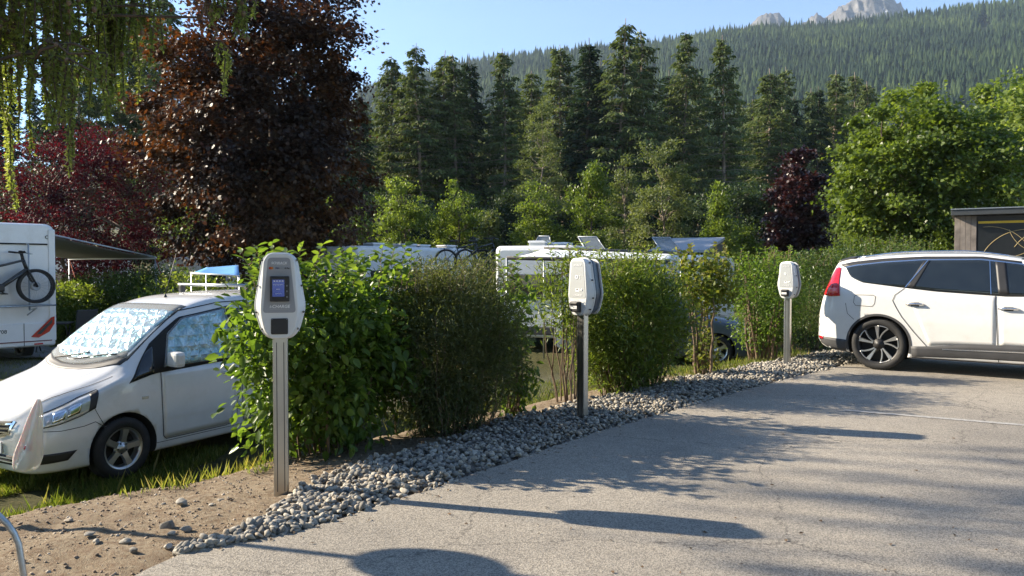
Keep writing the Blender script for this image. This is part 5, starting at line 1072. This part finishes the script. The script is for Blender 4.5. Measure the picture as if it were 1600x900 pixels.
# ------------------------------------------------------------------ motorhome with bicycles, plate 1708
MU = Vector((-.77,.638)).normalized(); mrz = math.atan2(MU.y, MU.x)
mo = Vector((-10.24,15.11)); mgz = -.52
mh = empty('motorhome', (mo.x, mo.y, mgz), mrz); tag(mh, 'white motorhome with bicycles on its tail and a grey side awning', 'motorhome')
def rrect(w, z0, z1, r): return rounded([(-w,z0),(w,z0),(w,z1),(-w,z1)], r, 6)
rings = []
for x_, k in ((.0,.05),(.015,.02),(.06,.0),(6.0,.0),(6.8,.12)):
    rings.append((rrect(1.15-k, .34+k, 2.86-k, [.06,.06,.20,.20]), x_))
V, F = shell(rings); V = [(y_, a_, z_) for a_, y_, z_ in V]; MB().add(V, F, False).build('body', M['rv_white'], mh)
for sy in (-1, 1): MB().box((.0, sy*1.08, 1.60), (.05,.13,2.30), bev=.02).build('corner_pillar', M['rv_white'], mh)
MB().box((-.012,0,.60), (.05,2.16,.46), bev=.02).build('bumper', M['rv_white'], mh); MB().box((-.045,0,.46), (.012,2.10,.020)).build('red_stripe', plain('wine_stripe', (.12,.01,.02), .4), mh)
for sy in (-1, 1):
    pts = [(sy*1.10,.95),(sy*1.04,.93),(sy*.66,.55),(sy*.80,.53),(sy*1.0,.64),(sy*1.10,.80)]; tl = MB().prism(pts, .03, 'x', -.055).build('tail_light', M['red_lamp'], mh); MB().prism([(sy*1.06,.90),(sy*.76,.60),(sy*.84,.60),(sy*1.05,.82)], .006, 'x', -.061).build('lamp_centre', M['dark_plastic'], tl)
    MB().box((-.04, sy*.80, .40), (.015,.16,.03)).build('reflector', M['red_lamp'], mh)
    MB().box((-.04, sy*.54, .60), (.006,.010,.46)).build('seam', M['gap'], mh)
pl = MB().box((-.046,0,.68), (.010,.52,.112), bev=.004).build('number_plate', M['plate_white'], mh); text('1708', .105, pl, M['ink'], (-.053, -.13, .68), (math.pi/2,0,-math.pi/2), bold=.0012)
MB().box((-.015,0,2.44), (.02,2.0,.03)).build('seam', M['gap'], mh); MB().box((-.012,-.20,.72), (.03,.10,.05)).build('plate_lamp', M['galv'], mh)
text('o', .17, mh, M['ink'], (-.008,-1.0,2.60), (math.pi/2,0,-math.pi/2))
rack = MB(); 
for z_, dy in ((1.20,.20),(1.20,.42)): rack.tube([(-dy,-1.0,z_),(-dy,1.0,z_)], .018, 8)
for y_ in (-.62,.62): rack.tube([(.0,y_,2.44),(-.10,y_,2.44),(-.12,y_,1.9),(-.12,y_,1.10),(-.50,y_,1.16)], .016, 8); rack.tube([(0,y_,1.0),(-.5,y_,1.16)], .014, 8)
rk = rack.build('bicycle_rack', M['galv'], mh)
for y_ in (-.78,.78): wheel(mh, (1.2, y_*1.2, .34), .34, .2, 'five', 1 if y_ > 0 else -1)
Mm = Matrix.Translation((mo.x, mo.y, mgz)) @ Matrix.Rotation(mrz, 4, 'Z')
for k, (dx, dy, lab) in enumerate(((-.20,.0,'dark bicycle nearest the motorhome tail on its rack'),(-.43,.05,'dark electric bicycle outermost on the motorhome rack'))):
    bi = bicycle('bicycle', lab); bi.matrix_world = Mm @ Matrix.Translation((dx, .42+dy, 1.245)) @ Matrix.Rotation(-math.pi/2, 4, 'Z')
# awning on the far side
att0, out0 = Vector((-10.85,18.1,2.20)), Vector((-9.28,20.0,1.70)); att1, out1 = Vector((-15.2,21.7,2.22)), Vector((-13.6,23.6,1.72))
aw = empty('side_awning', (*(out0.xy), gz(out0.x, out0.y))); tag(aw, 'grey fabric awning on thin poles beside the motorhome', 'awning'); O = Vector(aw.location)
V = []
for i in range(9):
    for j in range(7):
        p = att0.lerp(att1, i/8).lerp(out0.lerp(out1, i/8), j/6); V.append(p-O-Vector((0,0,.05*math.sin(math.pi*j/6)*(1-.3*math.cos(i)))))
F = [(i*7+j, i*7+j+1, (i+1)*7+j+1, (i+1)*7+j) for i in range(8) for j in range(6)]
fb = MB().add(V, F, True).build('fabric', plain('awning_grey', (.16,.165,.16), .9, var=.1, bumps=.2, bscale=200), aw, fix=False); sd = fb.modifiers.new('t', 'SOLIDIFY'); sd.thickness = .004
MB().tube([out0-O, out1-O], .035, 10).build('lead_rail', M['rv_white'], aw); MB().tube([att0-O+Vector((0,0,.02)), out0-O+Vector((0,0,.02))], .02, 8).build('rafter', M['galv'], aw)
for q in (out0, out1):
    g_ = gz(q.x, q.y); MB().tube([q-O, Vector((q.x, q.y, g_-.02))-O], .020, 8).build('pole', M['galv'], aw)
for q, dx in ((out0,.9),(out1,.9)): MB().tube([q-O, Vector((q.x+dx, q.y-.4, gz(q.x+dx, q.y-.4)))-O], .012, 4).build('storm_strap', plain('strap_red', (.35,.07,.03), .8), aw)
# camp furniture
tp_ = at_d(100, 497, 17.3); tz = gz(tp_.x, tp_.y); tb = empty('camp_table', (tp_.x-.25, tp_.y, tz), .3); tag(tb, 'black folding camp table beside the motorhome', 'table')
MB().box((0,0,.70), (.75,.55,.03), bev=.006).build('table_top', M['dark_plastic'], tb)
for sx in (-1, 1):
    for s in (-1, 1): MB().tube([(sx*.30,s*.22,0),(sx*.30,-s*.22,.69)], .013, 6).build('leg', M['black_plastic'], tb)
ch = empty('camp_chair', (tp_.x+.22, tp_.y+.3, gz(tp_.x+.22, tp_.y+.3)), -.6); tag(ch, 'dark folding camp chair next to the camp table', 'chair')
MB().box((0,0,.44), (.46,.44,.03), bev=.008).build('seat', M['dark_plastic'], ch); MB().box((.24,0,.74), (.04,.46,.50), (0,.2,0), .01).build('backrest', M['dark_plastic'], ch)
for sx in (-1, 1):
    for s in (-1, 1): MB().tube([(sx*.22,s*.21,0),(-sx*.16,s*.21,.44)], .012, 6).build('leg', M['black_plastic'], ch)
# paved pitch under the awning
q = [Vector((-12.6,16.0)), Vector((-9.4,16.2)), Vector((-8.2,20.8)), Vector((-13.8,24.5))]
m, nt, b = new_mat('paving'); bt = nt.nodes.new('ShaderNodeTexBrick'); bt.inputs['Scale'].default_value = 2.2; bt.inputs['Color1'].default_value = (.19,.19,.19,1); bt.inputs['Color2'].default_value = (.27,.265,.255,1); bt.inputs['Mortar'].default_value = (.08,.08,.07,1); tc = nt.nodes.new('ShaderNodeTexCoord'); nt.links.new(tc.outputs['Object'], bt.inputs[0]); nt.links.new(bt.outputs[0], b.inputs['Base Color']); b.inputs['Roughness'].default_value = .85
n_ = 14; V = []
for i in range(n_+1):
    for j in range(n_+1):
        p = q[0].lerp(q[1], i/n_).lerp(q[3].lerp(q[2], i/n_), j/n_); V.append((p.x, p.y, float(ground_z(np.array([p.x]), np.array([p.y]), False)[0])+.055))
tag(MB().add(V, [(i*(n_+1)+j, (i+1)*(n_+1)+j, (i+1)*(n_+1)+j+1, i*(n_+1)+j+1) for i in range(n_) for j in range(n_)], True).build('patio', m, fix=False), kind='structure')

# ------------------------------------------------------------------ caravans and campers behind the hedge
def caravan(name, label, cat, c, n_end, W, L, H, z, hatches=(), windows=True, slope=.0, lamps=True):
    """box camper: end face centred at c looking along n_end; local x runs away from that face"""
    n_ = Vector(n_end).normalized(); rz = math.atan2(-n_.y, -n_.x); root = empty(name, (c[0], c[1], z), rz); tag(root, label, cat)
    rings = []
    for x_, k, dz in ((0,.10,slope),(.03,.04,slope*.9),(.14,.0,slope*.6),(.7,0,0),(L-.5,0,0),(L-.06,.02,.06),(L,.10,.2)): rings.append((rrect(W/2-k, .32+k*.5, H-k-dz, [.05,.05,.14,.14]), x_))
    V, F = shell(rings); V = [(y_, a_, z_) for a_, y_, z_ in V]; MB().add(V, F, False).build('body', M['rv_white'], root)
    for sy in (-1, 1):
        MB().box((L/2, sy*(W/2+.004), .95), (L-.4,.012,.06)).build('stripe', M['charger_pale'], root)
        if windows:
            for k in range(3):
                w_ = MB().box((.9+k*1.35, sy*(W/2+.008), H*.62), (.85,.016,.48), bev=.006).build('window', M['glass_dark'], root); MB().box((.9+k*1.35, sy*(W/2+.014), H*.62-.255), (.85,.02,.02)).build('frame', M['dark_plastic'], w_)
        if lamps: MB().box((-.012, sy*(W/2-.14), .98), (.03,.10,.34), bev=.01).build('tail_light', M['red_lamp'], root)
        wheel(root, (L*.62, sy*(W/2-.12), .31), .31, .18, 'five', sy)
    if windows: w_ = MB().box((-.012,0,H*.62), (.03,W*.62,.52), bev=.012).build('rear_window', M['glass_dark'], root); MB().box((-.02,0,H*.62-.29), (.03,W*.62,.025)).build('frame', M['dark_plastic'], w_)
    MB().box((-.02,0,.50), (.08,W*.92,.18), bev=.02).build('bumper', M['dark_plastic'], root)
    for (hx_, hy_, hw_) in hatches:
        h_ = MB().box((hx_, hy_, H+.035), (hw_, hw_, .09), bev=.02).build('roof_hatch', M['charger_pale'], root); MB().box((hx_, hy_, H+.10), (hw_*1.1, hw_*1.1, .05), bev=.02).build('hatch_lid', M['rv_white'], h_)
    return root
def hatch_panel(name, label, P, dpt):
    """open acrylic roof hatch held up by struts"""
    pts = [at_d(px, py, d_) for px, py, d_ in P]; c = sum(pts, Vector())/4; root = empty(name, pts[3]); tag(root, label, 'roof hatch', 'open roof hatches')
    m = M.get('acrylic')
    if m is None:
        m, nt, b = new_mat('acrylic'); b.inputs['Base Color'].default_value = (.30,.33,.34,1); b.inputs['Roughness'].default_value = .1; b.inputs['Alpha'].default_value = .62; M['acrylic'] = m
    loc = [p-pts[3] for p in pts]; nrm = (loc[1]-loc[0]).cross(loc[3]-loc[0]).normalized()*.03
    pan = MB().add(loc+[p+nrm for p in loc], [(0,1,2,3),(7,6,5,4),(0,4,5,1),(1,5,6,2),(2,6,7,3),(3,7,4,0)]).build('panel', m, root)
    MB().tube(loc+[loc[0]], .014, 6).build('frame', M['galv'], root)
    for a_, b_ in ((0,3),(1,2)): MB().tube([loc[a_].lerp(loc[b_], .35), (loc[a_].lerp(loc[b_], .35)+Vector((.10,.5,-.25)))*1.0], .008, 5).build('strut', M['dark_plastic'], root)
    return root
zc = lambda x, y: float(ground_z(np.array([x]), np.array([y]), False)[0])
c_ = at_d(525, 400, 24.0); caravan('camper', 'long white camper with a shaded side and bicycles on its tail', 'camper', (c_.x, c_.y), (-.62,-.78), 2.15, 5.6, 2.62, zc(c_.x, c_.y), ((1.3,-.3,.5),(2.6,-.35,.55),(3.6,-.1,.45),(4.6,-.4,.5)))
c_ = at_d(834, 400, 17.6); cv = caravan('camper_van', 'white high-top camper van with rear windows and red tail lamps behind the hedge', 'camper van', (c_.x, c_.y), (-.33,-.94), 1.95, 5.2, 2.46, zc(c_.x, c_.y), ((.9,.15,.4),(2.2,0,.5)), slope=.02)
c_ = at_d(1046, 400, 20.5); cp = caravan('pop_up_camper', 'white camper van with raised grey pop-up roof', 'camper van', (c_.x, c_.y), (-.42,-.9), 1.9, 4.9, 2.28, zc(c_.x, c_.y), ((.8,0,.4),), lamps=False)
r_ = MB().add([(1.2,-.75,2.28),(1.2,.75,2.28),(3.6,-.75,2.28),(3.6,.75,2.28),(1.0,-.78,2.36),(1.0,.78,2.36),(3.7,-.78,2.78),(3.7,.78,2.78)], [(0,1,3,2),(4,6,7,5),(0,2,6,4),(1,5,7,3),(2,3,7,6),(0,4,5,1)]).build('bellows', M['dark_plastic'], cp)
MB().add([(.9,-.80,2.36),(.9,.80,2.36),(3.8,-.80,2.80),(3.8,.80,2.80),(.9,-.80,2.43),(.9,.80,2.43),(3.8,-.80,2.88),(3.8,.80,2.88)], [(0,2,3,1),(4,5,7,6),(0,1,5,4),(2,6,7,3),(0,4,6,2),(1,3,7,5)]).build('pop_up_roof', M['charger_grey'], cp)
hatch_panel('roof_hatch', 'open tinted hatch lid on the roof of the camper van', [(903,370,18.6),(932,370,18.6),(948,393,18.2),(917,393,18.2)], 0)
hatch_panel('roof_hatch', 'open tinted hatch lid in front of the grey pop-up roof', [(1019,371,19.4),(1047,371,19.4),(1070,397,18.9),(1032,390,18.9)], 0)
hatch_panel('roof_hatch', 'small open hatch lid above the white high-top camper van', [(842,369,18.8),(858,369,18.8),(862,383,18.6),(833,383,18.6)], 0)
for k, (px, py, lab) in enumerate(((692,424,'dark bicycle strapped at the tail of the long camper'),(722,424,'second dark bicycle overlapping the one at the long camper tail'))):
    b_ = at_d(px, py, 23.0-.3*k); bi = bicycle('bicycle', lab); bi.location = (b_.x+.10, b_.y, b_.z-.02); bi.rotation_euler = (0,0,R(10 if k == 0 else 28))
# awning in front of the campers
A = [at_d(792,403,13.6), at_d(1046,409,14.2), at_d(1064,397,16.6), at_d(850,389,16.4)]
ra = empty('white_awning', (A[0].x, A[0].y, zc(A[0].x, A[0].y))); tag(ra, 'wide pale blue-white awning roof stretched out above the hedge', 'awning'); O = Vector(ra.location)
V = [A[0].lerp(A[1], i/10).lerp(A[3].lerp(A[2], i/10), j/5)-O-Vector((0,0,.03*math.sin(math.pi*j/5))) for i in range(11) for j in range(6)]
fb = MB().add(V, [(i*6+j, (i+1)*6+j, (i+1)*6+j+1, i*6+j+1) for i in range(10) for j in range(5)], True).build('fabric', plain('awning_pale', (.62,.67,.71), .7, var=.04), ra, fix=False); sd = fb.modifiers.new('t', 'SOLIDIFY'); sd.thickness = .004
MB().tube([A[0]-O, A[1]-O], .035, 10).build('lead_rail', M['dark_plastic'], ra); MB().tube([A[3]-O, A[2]-O], .05, 10).build('cassette', M['dark_plastic'], ra)
for p in A: MB().tube([p-O, Vector((p.x, p.y, zc(p.x, p.y)))-O], .018, 8).build('pole', M['galv'], ra)
# vehicles further left
c_ = at_d(300, 410, 29); caravan('caravan', 'low white caravan with sloping front behind the camp hedge', 'caravan', (c_.x-1.9, c_.y+.6), (-.90,-.42), 2.1, 4.6, 2.35, zc(c_.x, c_.y), ((2.5,0,.5),), slope=.5, lamps=False)
c_ = at_d(110, 410, 33); caravan('caravan', 'white caravan seen beneath the grey awning behind the far pole', 'caravan', (c_.x, c_.y), (.2,-.98), 2.3, 5, 2.45, zc(c_.x, c_.y), (), lamps=False)
T = [at_d(299,427,15.2), at_d(374,431,14.8), at_d(372,414,16.8), at_d(322,418,17.0)]
rt = empty('blue_tarp', (T[0].x, T[0].y, zc(T[0].x, T[0].y))); tag(rt, 'bright blue tarp roof on poles above the camp hedge', 'tarp'); O = Vector(rt.location)
V = [T[0].lerp(T[1], i/8).lerp(T[3].lerp(T[2], i/8), j/5)-O-Vector((0,0,.05*math.sin(math.pi*j/5)*math.sin(math.pi*i/8))) for i in range(9) for j in range(6)]
fb = MB().add(V, [(i*6+j, (i+1)*6+j, (i+1)*6+j+1, i*6+j+1) for i in range(8) for j in range(5)], True).build('sheet', plain('tarp_blue', (.10,.30,.62), .6, var=.1), rt, fix=False); sd = fb.modifiers.new('t', 'SOLIDIFY'); sd.thickness = .004
MB().tube([T[0]-O, T[1]-O], .016, 8).build('edge_tube', M['rv_white'], rt)
for p in T: MB().tube([p-O, Vector((p.x, p.y, zc(p.x, p.y)))-O], .012, 8).build('pole', M['galv'], rt)
# blue-grey car seen through the gap beside the sapling
def small_car():
    st = [(0.00,.24,.50,.60,.66,.70,.50,.48,.48,.38),(.08,.21,.51,.66,.74,.78,.66,.64,.63,.5),(.30,.19,.53,.76,.84,.88,.78,.77,.74,.60),(.75,.18,.56,.86,.93,.96,.85,.845,.81,.68),(1.10,.18,.58,.93,1.0,1.04,.865,.86,.83,.70),(1.5,.18,.60,.95,1.22,1.27,.87,.865,.83,.62),(1.95,.18,.6,.96,1.39,1.44,.87,.865,.83,.60),(2.8,.18,.62,.98,1.41,1.47,.87,.865,.83,.60),(3.5,.19,.64,1.0,1.34,1.40,.865,.86,.82,.59),(3.95,.22,.64,1.0,1.12,1.17,.83,.82,.78,.58),(4.15,.30,.60,.86,.93,.97,.74,.74,.70,.54)]
    B = Body(st, 70); root = empty('grey_car'); body = B.cut_arches([(.82,.31),(3.36,.31)], .355, .55, M['grey_paint']); body.parent = root
    for wx in (.82, 3.36):
        for s in (-1, 1): wheel(root, (wx, s*.755, .31), .31, .19, 'five', s)
    B.patch('windscreen', [(1.16,-.64),(1.06,0),(1.16,.64)], [(1.92,-.55),(1.86,0),(1.92,.55)], 'T', .006, plain('sky_glass', (.05,.08,.09), .03, spec=1), root, 14, 8)
    for v, s in (('R',-1),('L',1)):
        B.patch('side_window', [(1.42,1.0),(2.4,1.01)], [(1.85,1.33),(2.4,1.38)], v, .006, M['glass_dark'], root, 10, 6); B.patch('side_window', [(2.48,1.01),(3.5,1.03)], [(2.48,1.38),(3.25,1.34)], v, .006, M['glass_dark'], root, 10, 6)
        B.patch('headlight', [(.10,.62),(.42,.68)], [(.12,.72),(.50,.80)], v, .006, M['lamp_glass'], root, 8, 4); B.line('door_seam', [(1.35,1.0),(1.32,.5),(1.38,.25),(2.40,.25),(2.44,1.0)], v, .008, .003, M['gap'], root)
        hh, nn_ = B.hit(2.28,.86,v); MB().box((0,0,0),(.18,.03,.03),bev=.01).build('handle', M['grey_paint'], root, hh+nn_*.015)
    return root
gc = small_car(); tag(gc, 'blue-grey car glimpsed through the gap beside the maple sapling', 'car')
fw = Vector((.96,-.28)).normalized(); axx = -fw; hubp = at_d(1120, 548, 15.3); ayy = Vector((-axx.y, axx.x)); sgn_ = 1 if ayy.y < 0 else -1
o_ = Vector((hubp.x, hubp.y)) - axx*.82 - ayy*sgn_*.755; gc.location = (o_.x, o_.y, -.52); gc.rotation_euler = (0,0,math.atan2(axx.y, axx.x))

# ------------------------------------------------------------------ timber hut with black panel
hx0 = at_d(1491, 400, 24).x; hz0 = zc(hx0, 24); hut = empty('timber_hut', (hx0, 24, -.1), R(-31)); tag(hut, 'weathered timber hut with black panel and dark flat roof', 'hut')
HH = CAM_Z+(419-338)/FPX*24+.1; wd = plain('weathered_wood', (.22,.19,.165), .85, var=.35, scale=3, bumps=.6, bscale=14)
MB().box((2.6,1.6,HH/2), (5.1,3.0,HH-.02)).build('wall_core', M['dark_plastic'], hut)
for k in range(4): MB().box((.075+.146*k, .06, HH/2), (.138,.045,HH-.01), bev=.004).build('plank', wd, hut)
for k in range(20): MB().box((.02, .17+.146*k, HH/2), (.045,.138,HH-.01), bev=.004).build('plank', wd, hut)
pn = MB().box((2.93,.055,HH-1.38), (4.6,.05,2.30)).build('panel', plain('black_panel', (.012,.014,.016), .35, var=.2), hut)
MB().box((2.93,.02,HH-.215), (4.6,.03,.07)).build('yellow_band', plain('yellow_band', (.62,.42,.03), .5, var=.05), pn)
gold = plain('gold_line', (.42,.33,.15), .5)
for (cx, cz, r0, a0, a1) in ((.9,HH-1.5,1.15,.2,1.7),(1.9,HH-1.7,1.25,.6,2.7),(1.3,HH-.2,1.1,3.5,5.8),(2.6,HH-1.6,1.2,.7,2.6),(2.4,HH-.2,1.0,3.4,5.6),(3.6,HH-1.4,1.1,.6,2.7)):
    pts = [(cx+r0*math.cos(t_), .026, cz+r0*math.sin(t_)) for t_ in np.linspace(a0, a1, 24)]; pts = [p for p in pts if .68 < p[0] < 5.2 and HH-2.5 < p[2] < HH-.27]
    if len(pts) > 2: MB().tube(pts, .008, 5).build('ornament', gold, pn)
rf = MB().box((2.6,1.5,HH+.11), (5.4,3.5,.20), bev=.01).build('roof', M['charger_slate'] if False else plain('roof_edge', (.05,.056,.06), .5, var=.1), hut); MB().box((2.6,-.262,HH+.20), (5.42,.03,.03)).build('drip_edge', M['galv'], rf)

# ------------------------------------------------------------------ thin valley haze round everything but the sky
hb = MB().box((510, 1560, 505), (2660, 3220, 1014)).build('haze', None); tag(hb, 'thin blue valley haze', 'haze', kind='stuff')
m = bpy.data.materials.new('haze'); m.use_nodes = True; nt = m.node_tree; nt.nodes.clear(); o_ = nt.nodes.new('ShaderNodeOutputMaterial'); v_ = nt.nodes.new('ShaderNodeVolumePrincipled')
v_.inputs['Color'].default_value = (.62,.78,1,1); v_.inputs['Density'].default_value = .00010; v_.inputs['Anisotropy'].default_value = .2; nt.links.new(v_.outputs[0], o_.inputs['Volume']); hb.data.materials.append(m)
